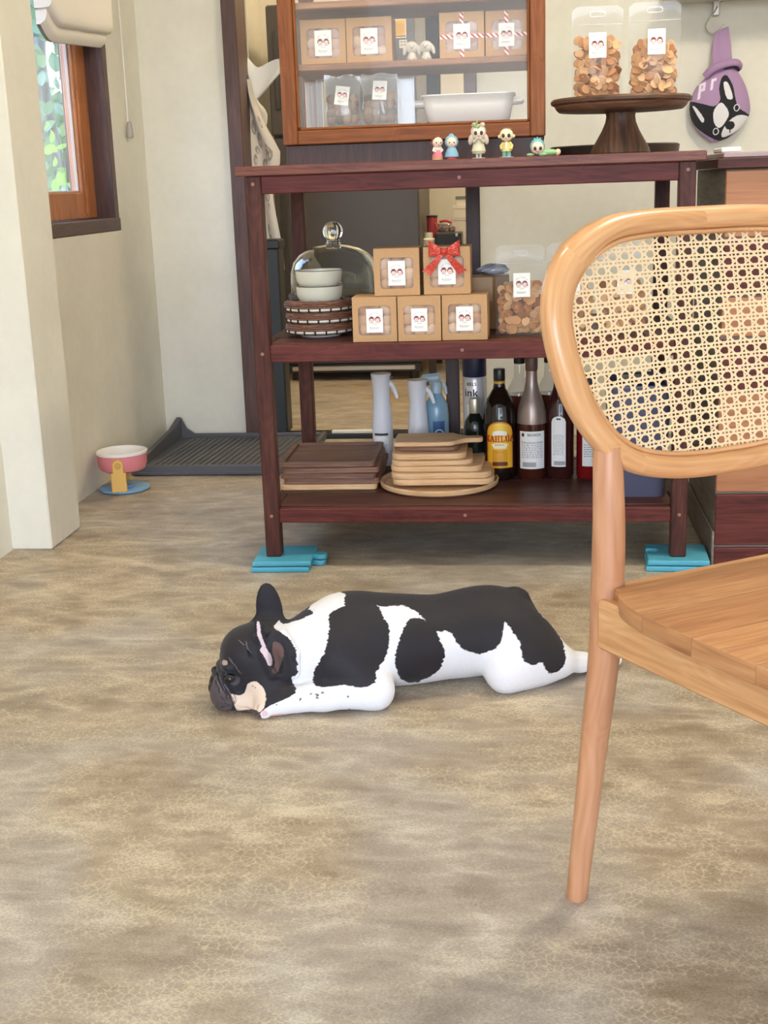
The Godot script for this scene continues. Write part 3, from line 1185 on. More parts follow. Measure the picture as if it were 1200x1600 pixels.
func _dog():
	var t := thing("french_bulldog", "black and white french bulldog lying flat on the floor with its chin down", "dog", DOG_O, DOG_A)
	var f := Sdf.new()
	# trunk
	f.ell(Vector3(0.265, 0.086, -0.005), Vector3(0.125, 0.082, 0.102), 0.02)
	f.ell(Vector3(0.225, 0.105, -0.005), Vector3(0.085, 0.058, 0.080), 0.05)
	f.ell(Vector3(0.385, 0.080, -0.008), Vector3(0.13, 0.078, 0.092), 0.05)
	f.ell(Vector3(0.490, 0.088, -0.015), Vector3(0.098, 0.080, 0.088), 0.05)
	f.cone(Vector3(0.20, 0.092, 0.0), Vector3(0.095, 0.080, 0.018), 0.076, 0.058, 0.05)
	f.ell(Vector3(0.17, 0.045, 0.02), Vector3(0.07, 0.05, 0.075), 0.04)
	# haunches
	for s in [1.0, -1.0]:
		var dz: float = -0.012
		f.ell(Vector3(0.542, 0.064, 0.060 * s + dz), Vector3(0.074, 0.062, 0.048), 0.04, Vector3(0, 0, -0.5))
		f.cone(Vector3(0.545, 0.052, 0.082 * s + dz), Vector3(0.490, 0.034, 0.100 * s + dz), 0.044, 0.033, 0.03)
		if s > 0:
			f.cone(Vector3(0.50, 0.028, 0.098 + dz), Vector3(0.600, 0.038, 0.082 + dz), 0.027, 0.029, 0.03)
			f.cone(Vector3(0.604, 0.040, 0.080 + dz), Vector3(0.648, 0.028, 0.064 + dz), 0.025, 0.018, 0.012)
			f.cone(Vector3(0.648, 0.026, 0.064 + dz), Vector3(0.700, 0.019, 0.046 + dz), 0.018, 0.016, 0.012)
			f.ell(Vector3(0.718, 0.016, 0.040 + dz), Vector3(0.022, 0.014, 0.018), 0.012)
		else:
			f.cone(Vector3(0.50, 0.028, -0.098 + dz), Vector3(0.585, 0.026, -0.085 + dz), 0.027, 0.022, 0.03)
			f.ell(Vector3(0.600, 0.016, -0.080 + dz), Vector3(0.03, 0.015, 0.018), 0.012)
	f.ell(Vector3(0.548, 0.150, -0.018), Vector3(0.019, 0.012, 0.013), 0.014, Vector3(0, 0, -0.6))
	f.cone(Vector3(0.556, 0.146, -0.014), Vector3(0.566, 0.128, -0.008), 0.009, 0.006, 0.008)
	# forelegs
	f.cone(Vector3(0.185, 0.085, 0.070), Vector3(0.242, 0.034, 0.108), 0.050, 0.032, 0.035)
	f.cone(Vector3(0.245, 0.030, 0.110), Vector3(0.150, 0.030, 0.106), 0.030, 0.0245, 0.02)
	f.cone(Vector3(0.150, 0.030, 0.106), Vector3(0.080, 0.025, 0.099), 0.0250, 0.0235, 0.015)
	f.ell(Vector3(0.056, 0.021, 0.095), Vector3(0.028, 0.022, 0.025), 0.012)
	for k in 4:
		f.ell(Vector3(0.037 + absf(k - 1.5) * 0.004, 0.0145, 0.078 + k * 0.0112), Vector3(0.0145, 0.0140, 0.0066), 0.0035)
	f.cone(Vector3(0.19, 0.08, -0.065), Vector3(0.235, 0.034, -0.105), 0.05, 0.032, 0.03)
	f.cone(Vector3(0.235, 0.03, -0.105), Vector3(0.10, 0.024, -0.075), 0.029, 0.021, 0.02)
	f.ell(Vector3(0.07, 0.018, -0.068), Vector3(0.03, 0.018, 0.024), 0.012)
	# head
	var hz := 0.030
	f.ell(Vector3(0.052, 0.096, hz), Vector3(0.060, 0.056, 0.060), 0.03)
	f.ell(Vector3(0.012, 0.100, hz), Vector3(0.038, 0.040, 0.052), 0.03)
	f.ell(Vector3(0.055, 0.050, hz), Vector3(0.055, 0.048, 0.062), 0.03)
	f.ell(Vector3(-0.012, 0.050, hz), Vector3(0.027, 0.036, 0.044), 0.02)
	f.ell(Vector3(-0.024, 0.030, hz + 0.022), Vector3(0.027, 0.032, 0.025), 0.010, Vector3(0, 0.2, 0.20))
	f.ell(Vector3(-0.024, 0.030, hz - 0.022), Vector3(0.027, 0.032, 0.025), 0.010, Vector3(0, -0.2, 0.20))
	f.ell(Vector3(-0.010, 0.013, hz), Vector3(0.032, 0.0135, 0.036), 0.012)
	f.ell(Vector3(0.024, 0.018, hz + 0.040), Vector3(0.038, 0.018, 0.016), 0.014)
	# brow ridges, the rolls over the nose and the folds between them
	f.ell(Vector3(-0.014, 0.088, hz + 0.030), Vector3(0.013, 0.010, 0.020), 0.010)
	f.ell(Vector3(-0.014, 0.088, hz - 0.030), Vector3(0.013, 0.010, 0.020), 0.010)
	f.cone(Vector3(-0.038, 0.062, hz - 0.020), Vector3(-0.034, 0.058, hz + 0.030), 0.0075, 0.0065, 0.006)
	f.cone(Vector3(-0.034, 0.058, hz + 0.030), Vector3(-0.024, 0.038, hz + 0.047), 0.0065, 0.005, 0.006)
	f.cone(Vector3(-0.029, 0.074, hz - 0.020), Vector3(-0.025, 0.068, hz + 0.036), 0.0065, 0.006, 0.006)
	f.cone(Vector3(-0.025, 0.068, hz + 0.036), Vector3(-0.010, 0.030, hz + 0.053), 0.0055, 0.004, 0.006)
	f.cone(Vector3(-0.034, 0.068, hz - 0.02), Vector3(-0.0315, 0.064, hz + 0.034), 0.0022, 0.0022, 0.004, true)
	f.cone(Vector3(-0.0315, 0.064, hz + 0.034), Vector3(-0.018, 0.036, hz + 0.052), 0.0022, 0.002, 0.004, true)
	f.cone(Vector3(-0.044, 0.050, hz - 0.01), Vector3(-0.040, 0.046, hz + 0.032), 0.002, 0.002, 0.004, true)
	f.cone(Vector3(-0.012, 0.098, hz + 0.052), Vector3(0.012, 0.070, hz + 0.068), 0.0025, 0.002, 0.004, true)
	f.cone(Vector3(0.016, 0.128, hz + 0.040), Vector3(0.028, 0.108, hz + 0.060), 0.0025, 0.002, 0.004, true)
	# eye sockets
	f.ell(Vector3(-0.016, 0.068, hz + 0.052), Vector3(0.013, 0.010, 0.012), 0.008, Vector3.ZERO, true)
	f.ell(Vector3(-0.016, 0.068, hz - 0.052), Vector3(0.013, 0.010, 0.012), 0.008, Vector3.ZERO, true)
	# lip fold
	f.cone(Vector3(-0.040, 0.012, hz + 0.030), Vector3(-0.012, 0.016, hz + 0.052), 0.002, 0.002, 0.004, true)
	f.cone(Vector3(-0.012, 0.016, hz + 0.052), Vector3(0.020, 0.010, hz + 0.056), 0.002, 0.002, 0.004, true)
	# far ear stands up, near ear is turned outwards and back
	f.ell(Vector3(0.069, 0.162, 0.000), Vector3(0.0245, 0.058, 0.008), 0.014, Vector3(0.05, 0.0, 0.08))
	f.ell(Vector3(0.062, 0.132, 0.000), Vector3(0.028, 0.026, 0.012), 0.016)
	f.cone(Vector3(0.041, 0.166, 0.064), Vector3(0.045, 0.140, 0.072), 0.0045, 0.0075, 0.008)
	f.cone(Vector3(0.045, 0.140, 0.072), Vector3(0.051, 0.110, 0.084), 0.0075, 0.009, 0.008)
	f.cone(Vector3(0.051, 0.110, 0.084), Vector3(0.063, 0.076, 0.092), 0.009, 0.007, 0.008)
	f.cone(Vector3(0.048, 0.160, 0.060), Vector3(0.074, 0.142, 0.066), 0.005, 0.008, 0.012)
	f.ell(Vector3(0.081, 0.108, 0.084), Vector3(0.0265, 0.047, 0.0095), 0.008, Vector3(-0.15, 0.22, 0.26))
	f.cone(Vector3(0.088, 0.146, 0.074), Vector3(0.106, 0.108, 0.084), 0.006, 0.007, 0.008)
	f.cone(Vector3(0.106, 0.108, 0.084), Vector3(0.104, 0.070, 0.090), 0.007, 0.006, 0.008)
	f.ell(Vector3(0.068, 0.110, 0.099), Vector3(0.011, 0.036, 0.012), 0.006, Vector3(0.18, 0.3, 0.24), true)
	# floor: everything ends on it
	var V := PackedVector3Array()
	var N := PackedVector3Array()
	var I := PackedInt32Array()
	nets(f, Vector3(-0.075, -0.02, -0.12), Vector3(0.13, 0.235, 0.15), 0.0023, V, N, I)
	nets(f, Vector3(0.118, -0.02, -0.17), Vector3(0.76, 0.20, 0.17), 0.0052, V, N, I)
	var UV := PackedVector2Array()
	for i in V.size():
		if V[i].y < 0.0015: V[i].y = 0.0015 - (0.0015 - V[i].y) * 0.02
		var v := V[i].y * 0.9397 - absf(V[i].z) * 0.3420 if V[i].z > -0.03 else V[i].y * 0.9397 + V[i].z * 0.3420
		UV.append(Vector2((V[i].x + 0.085) / 0.85, 1.0 - (v + 0.075) / 0.30))
	var arr := []
	arr.resize(Mesh.ARRAY_MAX)
	arr[Mesh.ARRAY_VERTEX] = V
	arr[Mesh.ARRAY_NORMAL] = N
	arr[Mesh.ARRAY_TEX_UV] = UV
	arr[Mesh.ARRAY_INDEX] = I
	var am := ArrayMesh.new()
	am.add_surface_from_arrays(Mesh.PRIMITIVE_TRIANGLES, arr)
	part("body", am, coat(), t)
	# eyes: dark glossy balls set in the sockets
	for s in [1.0, -1.0]:
		var g := G.new()
		g.ball(Vector3.ZERO, Vector3(0.0088, 0.0082, 0.0085), 16, 10)
		var ey := part("eye", g, mt(rgb(40, 24, 20), 0.08), t, xfm(Vector3(-0.0135, 0.0685, hz + 0.0445 * s)))
		g = G.new()
		g.tube(smoothline([Vector3(-0.010, -0.001, 0.0035 * s), Vector3(-0.002, 0.0072, 0.0055 * s), Vector3(0.007, 0.003, 0.0062 * s)], 5), 0.0022, 8)
		part("eyelid", g, mt(rgb(34, 30, 32), 0.6), ey)
	var g2 := G.new()
	g2.ball(Vector3(-0.0455, 0.036, hz), Vector3(0.008, 0.0105, 0.0155), 16, 10)
	part("nose", g2, mt(rgb(30, 27, 29), 0.35), t)
	# claws on the near paw
	g2 = G.new()
	for k in 4:
		g2.tube([Vector3(0.030 + absf(k - 1.5) * 0.004, 0.012, 0.078 + k * 0.0112), Vector3(0.0185 + absf(k - 1.5) * 0.004, 0.005, 0.078 + k * 0.0112)], [0.003, 0.0012], 6)
	part("claws", g2, mt(rgb(90, 74, 70), 0.4), t)

func coat() -> StandardMaterial3D:
	var W := 1536
	var H := 544
	var sx := W / 0.85
	var sy := H / 0.30
	var C := func(a: Array) -> PackedVector2Array:
		var o := PackedVector2Array()
		for q in smoothline(Array(pts(a)), 3, true): o.append(Vector2((q.x + 0.085) * sx, (0.225 - q.y) * sy))
		return o
	var white := rgb(226, 224, 226)
	var black := rgb(38, 35, 39)
	var im := Image.create(W, H, false, Image.FORMAT_RGB8)
	im.fill(white)
	for p in [
		[0.175, 0.139, 0.194, 0.147, 0.211, 0.155, 0.229, 0.174, 0.262, 0.150, 0.271, 0.124, 0.278, 0.106, 0.275, 0.079, 0.267, 0.053, 0.254, 0.037, 0.244, 0.024, 0.241, 0.010, 0.218, 0.002, 0.188, 0.009, 0.167, 0.009, 0.136, 0.013, 0.136, 0.037, 0.152, 0.063, 0.162, 0.086, 0.170, 0.112],
		[0.204, 0.150, 0.229, 0.184, 0.349, 0.184, 0.348, 0.140, 0.313, 0.143, 0.262, 0.147, 0.228, 0.152],
		[0.091, 0.128, 0.139, 0.139, 0.143, 0.150, 0.092, 0.150],
		[0.314, 0.112, 0.338, 0.117, 0.361, 0.100, 0.371, 0.073, 0.378, 0.054, 0.374, 0.028, 0.354, 0.008, 0.324, -0.001, 0.297, 0.009, 0.285, 0.036, 0.290, 0.069],
		[0.264, 0.147, 0.309, 0.144, 0.335, 0.130, 0.350, 0.111, 0.366, 0.091, 0.391, 0.087, 0.409, 0.059, 0.436, 0.043, 0.467, 0.046, 0.486, 0.063, 0.496, 0.096, 0.510, 0.072, 0.519, 0.053, 0.519, 0.026, 0.536, 0.013, 0.554, 0.016, 0.568, -0.005, 0.588, -0.003, 0.603, 0.011, 0.606, 0.034, 0.606, 0.057, 0.592, 0.084, 0.574, 0.115, 0.575, 0.190, 0.385, 0.195, 0.266, 0.195],
		[0.072, 0.126, 0.081, 0.113, 0.094, 0.102, 0.106, 0.078, 0.106, 0.037, 0.095, 0.030, 0.099, 0.003, 0.050, -0.016, 0.014, -0.037, -0.070, -0.050, -0.075, 0.089, -0.02, 0.170, 0.030, 0.222, 0.098, 0.222, 0.098, 0.150],
	]: fillpoly(im, C.call(p), black)
	# face: grey-brown muzzle, cream cheek, dark chin, grey round the eye, folds, brow spot, pink and brown of the near ear
	var mz := rgb(82, 70, 70)
	fillpoly(im, C.call([-0.036, 0.048, -0.045, 0.032, -0.056, 0.012, -0.056, -0.002, -0.046, -0.022, -0.022, -0.024, -0.012, -0.011, -0.015, 0.004, -0.025, 0.020, -0.032, 0.040]), mz)
	fillpoly(im, C.call([0.018, 0.027, 0.033, 0.029, 0.045, 0.014, 0.047, -0.003, 0.036, -0.024, 0.001, -0.026, -0.010, -0.006, -0.014, 0.011, -0.001, 0.007, 0.010, 0.010, 0.015, 0.022]), rgb(222, 198, 176))
	fillpoly(im, C.call([-0.044, -0.018, -0.021, -0.019, 0.000, -0.021, 0.030, -0.022, 0.034, -0.045, 0.0, -0.060, -0.05, -0.05]), rgb(92, 70, 64))
	fillpoly(im, C.call([-0.021, 0.050, -0.012, 0.044, 0.001, 0.041, 0.004, 0.032, -0.004, 0.026, -0.016, 0.031, -0.021, 0.040]), rgb(72, 68, 72))
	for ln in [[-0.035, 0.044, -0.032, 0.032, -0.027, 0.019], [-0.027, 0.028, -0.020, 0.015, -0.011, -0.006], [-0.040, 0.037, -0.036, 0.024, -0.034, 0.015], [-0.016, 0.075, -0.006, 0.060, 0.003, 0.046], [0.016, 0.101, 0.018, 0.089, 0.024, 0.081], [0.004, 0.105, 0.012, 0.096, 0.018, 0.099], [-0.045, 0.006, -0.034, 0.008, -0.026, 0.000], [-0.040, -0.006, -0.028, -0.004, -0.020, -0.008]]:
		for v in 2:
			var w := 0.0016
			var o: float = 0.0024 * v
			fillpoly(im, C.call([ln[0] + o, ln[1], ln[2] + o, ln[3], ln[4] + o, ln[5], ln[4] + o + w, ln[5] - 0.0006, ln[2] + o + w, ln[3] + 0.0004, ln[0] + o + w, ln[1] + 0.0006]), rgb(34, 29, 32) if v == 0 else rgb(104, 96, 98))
	fillpoly(im, C.call([-0.026, 0.068, -0.022, 0.073, -0.016, 0.070, -0.017, 0.064, -0.024, 0.063]), rgb(166, 146, 136))
	fillpoly(im, C.call([0.041, 0.135, 0.046, 0.134, 0.047, 0.114, 0.052, 0.095, 0.056, 0.082, 0.062, 0.074, 0.063, 0.057, 0.055, 0.057, 0.049, 0.072, 0.042, 0.084, 0.046, 0.092, 0.040, 0.110, 0.040, 0.123]), rgb(206, 184, 188))
	fillpoly(im, C.call([0.067, 0.097, 0.080, 0.092, 0.085, 0.077, 0.079, 0.059, 0.070, 0.041, 0.061, 0.045, 0.068, 0.060, 0.064, 0.079]), rgb(98, 74, 68))
	fillpoly(im, C.call([0.040, -0.022, 0.048, -0.026, 0.046, -0.032, 0.038, -0.032]), rgb(226, 186, 184))
	fillpoly(im, C.call([0.052, -0.032, 0.077, -0.033, 0.073, -0.042, 0.054, -0.042]), rgb(220, 178, 174))
	var k := 0
	for q in [[0.136, -0.003], [0.146, 0.000], [0.137, -0.008], [0.107, -0.008], [0.194, -0.035], [0.190, -0.011], [0.128, -0.001], [0.064, -0.014], [0.026, 0.022], [0.030, 0.019]]:
		disc(im, Vector2((q[0] + 0.085) * sx, (0.225 - q[1]) * sy), Vector2(4.6 - k * 0.28, 4.0 - k * 0.26), rgb(96, 90, 92))
		k += 1
	# hair breaks up every edge: look the flat print up along a noisy, mostly lengthwise offset
	var src := im.get_data()
	var a := bytes(noise(301, 0.085, 2), 512, 544, W, H, false)
	var b := bytes(noise(302, 0.085, 2), 512, 544, W, H, false)
	var c := bytes(noise(303, 0.25, 2), 384, 544, W, H, false)
	var out := PackedByteArray()
	out.resize(W * H * 3)
	for y in H:
		for x in W:
			var i := y * W + x
			# finer jitter on the face than on the trunk; three taps soften the steps
			var amp := 0.045 if x > 330 else 0.018
			var fx := (a[i] - 128) * amp
			var fy := (b[i] - 128) * amp * 0.8
			var fc := (c[i] - 128) * amp * 0.5
			var s0 := Vector3.ZERO
			for tap in 3:
				var ox := clampi(x + int(fx + fc * (tap - 1) + tap - 0.5), 0, W - 1)
				var oy := clampi(y + int(fy + fc * (1 - tap) + 0.5), 0, H - 1)
				var j := (oy * W + ox) * 3
				s0 += Vector3(src[j], src[j + 1], src[j + 2])
			var l := (0.985 + c[i] * 0.00012) / 3.0
			out[i * 3] = mini(255, int(s0.x * l))
			out[i * 3 + 1] = mini(255, int(s0.y * l))
			out[i * 3 + 2] = mini(255, int(s0.z * l))
	var m := StandardMaterial3D.new()
	m.albedo_texture = ImageTexture.create_from_image(Image.create_from_data(W, H, false, Image.FORMAT_RGB8, out))
	# lie of the hair, as fine relief
	var hair := Image.create_from_data(W, H, false, Image.FORMAT_L8, bytes(noise(304, 0.22, 3), 420, 544, W, H, false))
	hair.convert(Image.FORMAT_RGB8)
	hair.bump_map_to_normal_map(1.0)
	m.normal_enabled = true
	m.normal_texture = ImageTexture.create_from_image(hair)
	m.normal_scale = 0.5
	m.texture_repeat = false
	m.roughness = 0.62
	m.metallic_specular = 0.35
	m.rim_enabled = true
	m.rim = 0.15
	return m

# ---------- rack ----------
func _rack():
	var t := thing("display_rack", "dark red-brown wooden rack with three tiers holding jars, boxes and bottles", "shelf", Vector3(-0.662, 0, -2.995))
	var W := 1.0256
	var D := 0.597
	var P := 0.0376
	var mk := func(called: String, x0: float, x1: float, y0: float, y1: float, z0: float, z1: float, m: Material):
		var g := G.new()
		g.box(Vector3((x0 + x1) / 2, (y0 + y1) / 2, -(z0 + z1) / 2), Vector3(x1 - x0, y1 - y0, absf(z1 - z0)), 0.0022)
		return part(called, g, m, t)
	mk.call("top_board", -0.021, W + 0.021, 0.946, 0.968, -0.007, D + 0.007, M.board)
	for x in [0.0, W - P]:
		for z in [0.0, D - P]:
			mk.call("leg", x, x + P, 0.0284 if z == 0.0 else 0.001, 0.946, z, z + P, M.maroon_v)
	for r in [[0.905, 0.9455], [0.513, 0.5535], [0.115, 0.150]]:
		mk.call("front_rail", P, W - P, r[0], r[1], 0.002, 0.028, M.maroon_red)
		mk.call("rear_rail", P, W - P, r[0], r[1], D - 0.028, D - 0.002, M.maroon)
		for x in [0.003, W - 0.029]:
			mk.call("side_rail", x, x + 0.026, r[0], r[1], P, D - P, M.maroon)
	for y in [0.5535, 0.150]:
		for k in 4:
			var z0 := 0.0285 + k * 0.135
			mk.call("shelf_board", 0.030 if k in [0, 3] else 0.004, W - (0.030 if k in [0, 3] else 0.004), y - 0.016, y + 0.0005, z0 + (0.0105 if k == 0 else 0.0), minf(z0 + 0.1342, D - 0.039), M.maroon)
	mk.call("support_post", 0.485, 0.520, 0.5540, 0.9050, D - 0.032, D - 0.003, M.maroon_dark)
	mk.call("support_post", 0.419, 0.456, 0.1505, 0.5130, D - 0.036, D - 0.003, M.maroon_dark)
	for q in [[0.019, 0.534], [0.019, 0.133], [0.019, 0.928], [0.497, 0.535], [0.497, 0.133], [0.497, 0.928], [1.007, 0.928], [1.007, 0.133], [1.007, 0.534]]:
		var g := G.new()
		g.lathe(prof([0.0, 0.0, 0.0042, 0.0, 0.0042, 0.001, 0.0, 0.0013]), 10, xfm(Vector3(q[0], q[1], 0.0 if q[0] != 0.497 else -0.002), PI / 2))
		part("wood_plug", g, mt(rgb(150, 104, 86), 0.6), t)

# ---------- cabinet ----------
func _rack_top():
	var t := thing("glass_cabinet", "teak display cabinet with a glass front standing on the rack", "cabinet", Vector3(-0.605, 0.969, -3.20))
	var W := 0.637
	var D := 0.34
	var mk := func(called: String, x0: float, x1: float, y0: float, y1: float, z0: float, z1: float, m: Material, par: Node = t):
		var g := G.new()
		g.box(Vector3((x0 + x1) / 2, (y0 + y1) / 2, -(z0 + z1) / 2), Vector3(x1 - x0, y1 - y0, absf(z1 - z0)), 0.0025)
		return part(called, g, m, par)
	mk.call("plinth", 0.004, W - 0.004, 0.0, 0.049, 0.012, D, M.maroon_dark)
	for x in [0.0, W - 0.036]:
		mk.call("post", x, x + 0.036, 0.049, 0.70, 0.0, 0.034, M.teak_v)
		mk.call("post", x, x + 0.036, 0.049, 0.70, D - 0.034, D, M.teak_v)
	mk.call("bottom_rail", 0.036, W - 0.036, 0.049, 0.082, 0.001, 0.03, M.teak)
	mk.call("bottom_board", 0.01, W - 0.01, 0.076, 0.090, 0.03, D - 0.003, M.teak)
	mk.call("rear_rail", 0.036, W - 0.036, 0.049, 0.075, D - 0.03, D - 0.002, M.teak)
	for y in [[0.2215, 0.2375], [0.3625, 0.3785]]:
		mk.call("shelf", 0.016, W - 0.016, y[0], y[1], 0.034, D - 0.036, M.teak_shelf)
	mk.call("top_board", 0.0, W, 0.70, 0.72, -0.008, D + 0.004, M.teak)
	mk.call("rear_stile", 0.330, 0.366, 0.076, 0.70, D - 0.026, D - 0.004, M.maroon_dark)
	# door beads round the panes
	for x in [[0.036, 0.043], [W - 0.043, W - 0.036]]:
		mk.call("bead", x[0], x[1], 0.088, 0.70, 0.004, 0.018, M.teak_v)
	mk.call("bead", 0.043, W - 0.043, 0.082, 0.089, 0.004, 0.018, M.teak)
	mk.call("front_pane", 0.043, W - 0.043, 0.089, 0.70, 0.009, 0.012, M.pane)
	mk.call("rear_pane", 0.036, W - 0.036, 0.076, 0.70, D - 0.018, D - 0.015, M.pane)
	for x in [0.014, W - 0.017]:
		mk.call("side_pane", x, x + 0.003, 0.049, 0.70, 0.034, D - 0.034, M.pane)

	# wooden cake stand with the two pouches, dark round tray behind it
	var c := thing("cake_stand", "dark wooden pedestal cake stand holding two pouches of almond cookies", "cake stand", Vector3(0.209, 0.9685, -3.205))
	var g := G.new()
	g.lathe(prof([0.0, 0.0, 0.068, 0.0, 0.071, 0.004, 0.068, 0.014, 0.056, 0.034, 0.044, 0.055, 0.036, 0.074, 0.034, 0.088, 0.036, 0.096, 0.0, 0.096]), 40)
	part("pedestal", g, M.stand_v, c)
	g = G.new()
	g.lathe(prof([0.0, 0.096, 0.145, 0.100, 0.152, 0.106, 0.156, 0.114, 0.164, 0.118, 0.165, 0.124, 0.160, 0.129, 0.0, 0.129]), 56)
	part("plate", g, M.stand, c)
	g = G.new()
	g.lathe(prof([0.0, 0.0, 0.155, 0.0, 0.163, 0.006, 0.165, 0.024, 0.160, 0.027, 0.157, 0.022, 0.150, 0.016, 0.0, 0.016]), 48)
	one("round_tray", g, M.stand_dark, "dark round wooden tray lying behind the pedestal cake stand", "tray", Vector3(0.209, 0.9685, -3.450))
	pouch("left", "clear pouch of almond cookies on the cake stand, the left one", Vector3(0.153, 1.0985, -3.205), 0.03, 0.119, 0.205, 0.13, "almond cookie pouches")
	pouch("right", "clear pouch of almond cookies on the cake stand beside the hanging bag", Vector3(0.284, 1.0985, -3.20), -0.03, 0.119, 0.208, 0.125, "almond cookie pouches")
	_figures()

var cookie_mesh: Array = []

func cookies() -> Array:
	if cookie_mesh.is_empty():
		for k in 3:
			var g := G.new()
			var r := RandomNumberGenerator.new()
			r.seed = 40 + k
			var p := PackedVector2Array()
			for i in 12:
				var a := TAU * i / 12
				p.append(Vector2(cos(a), sin(a) * 0.86) * (0.0135 + r.randf_range(-0.0016, 0.0016)))
			g.prism(p, -0.0018, 0.0018, Transform3D.IDENTITY, 0.0011)
			cookie_mesh.append(g.mesh())
	return cookie_mesh

func sticker(w: float, h: float) -> Mesh:
	var g := G.new()
	g.flat()
	g.quad(Vector3(-w / 2, -h / 2, 0), Vector3(w / 2, -h / 2, 0), Vector3(w / 2, h / 2, 0), Vector3(-w / 2, h / 2, 0), Vector2(0, 1), Vector2(1, 1), Vector2(1, 0), Vector2(0, 0))
	return g.mesh()

func pouch(kind: String, label: String, at: Vector3, turn: float, w: float, h: float, fill: float, group: String):
	var t := thing("cookie_pouch", label, "cookie pouch", at, turn, group)
	var thick := 0.030
	var prof_z := func(f: float) -> float:
		# half depth at height f (0 bottom, 1 top)
		return thick * (0.55 + 0.45 * smoothstep(0.0, 0.15, f)) * (1.0 - smoothstep(fill / h * 0.75, 0.92, f)) + 0.0008
	for s in [1.0, -1.0]:
		var g := G.new()
		var rows := []
		for j in 21:
			var f := j / 20.0
			var row := PackedVector3Array()
			var hw := w / 2
			if f > 0.95: hw -= 0.012 * (1.0 - sqrt(maxf(0.0, 1.0 - pow((f - 0.95) / 0.05, 2.0))))
			for i in 15:
				var u := -1.0 + 2.0 * i / 14.0
				var d: float = prof_z.call(f) * (1.0 - pow(absf(u), 3.0)) + 0.0004
				row.append(Vector3(u * hw, f * h, s * (d + 0.0008 * sin(u * 7.0 + f * 11.0) * (1.0 - absf(u)))))
			rows.append(row)
		g.surf(rows, [], [], s < 0)
		part("front_film" if s > 0 else "back_film", g, M.film, t)
	# pressed zip line and handle slot
	var g2 := G.new()
	g2.tube([Vector3(-w * 0.47, h * 0.80, 0.004), Vector3(w * 0.47, h * 0.80, 0.004)], 0.0011, 6)
	part("zip_seal", g2, glass(0.3, Color.WHITE, 0.2), t)
	g2 = G.new()
	g2.ring(rrect(0.036, 0.0125, 0.006), rrect(0.033, 0.0095, 0.0045), 0.0002, 0.0022, xfm(Vector3(0, h * 0.915, 0)))
	part("handle_slot", g2, glass(0.35, Color.WHITE, 0.2), t)
	var rr := RandomNumberGenerator.new()
	rr.seed = hash(kind)
	var cm := cookies()
	var tones := [mt(rgb(206, 152, 100), 0.7), mt(rgb(188, 130, 82), 0.7), mt(rgb(222, 176, 128), 0.7), mt(rgb(162, 108, 68), 0.7)]
	var y := 0.006
	while y < fill:
		for L in 3:
			var n := 7
			for i in n:
				var u := -0.86 + 1.72 * (i + rr.randf_range(0.1, 0.9)) / n
				var f := y / h
				var d: float = prof_z.call(f) * (1.0 - pow(absf(u), 3.0)) - 0.0045
				d = maxf(d - 0.002, 0.001)
				var zz: float = [0.95, 0.35, -0.75][L] * d
				if y > fill - 0.02 and rr.randf() < 0.45: continue
				var b := Basis.from_euler(Vector3(rr.randf_range(-0.7, 0.7), rr.randf_range(-0.6, 0.6), rr.randf_range(0, TAU)))
				var sc := rr.randf_range(0.72, 1.08)
				var o := MeshInstance3D.new()
				o.name = "cookie"
				o.mesh = cm[rr.randi() % 3]
				o.material_override = tones[[0, 0, 1, 2, 2, 3][rr.randi() % 6]]
				o.transform = Transform3D(b.scaled(Vector3.ONE * sc), Vector3(u * w * 0.46, maxf(y + rr.randf_range(-0.009, 0.009), 0.014), zz))
				t.add_child(o, true)
		y += 0.0175
	var zl: float = prof_z.call(0.50) + 0.004
	part("label", sticker(0.040, 0.0565), M.label, t, xfm(Vector3(-0.002 if kind == "left" else 0.003, h * 0.565, zl), -0.10))

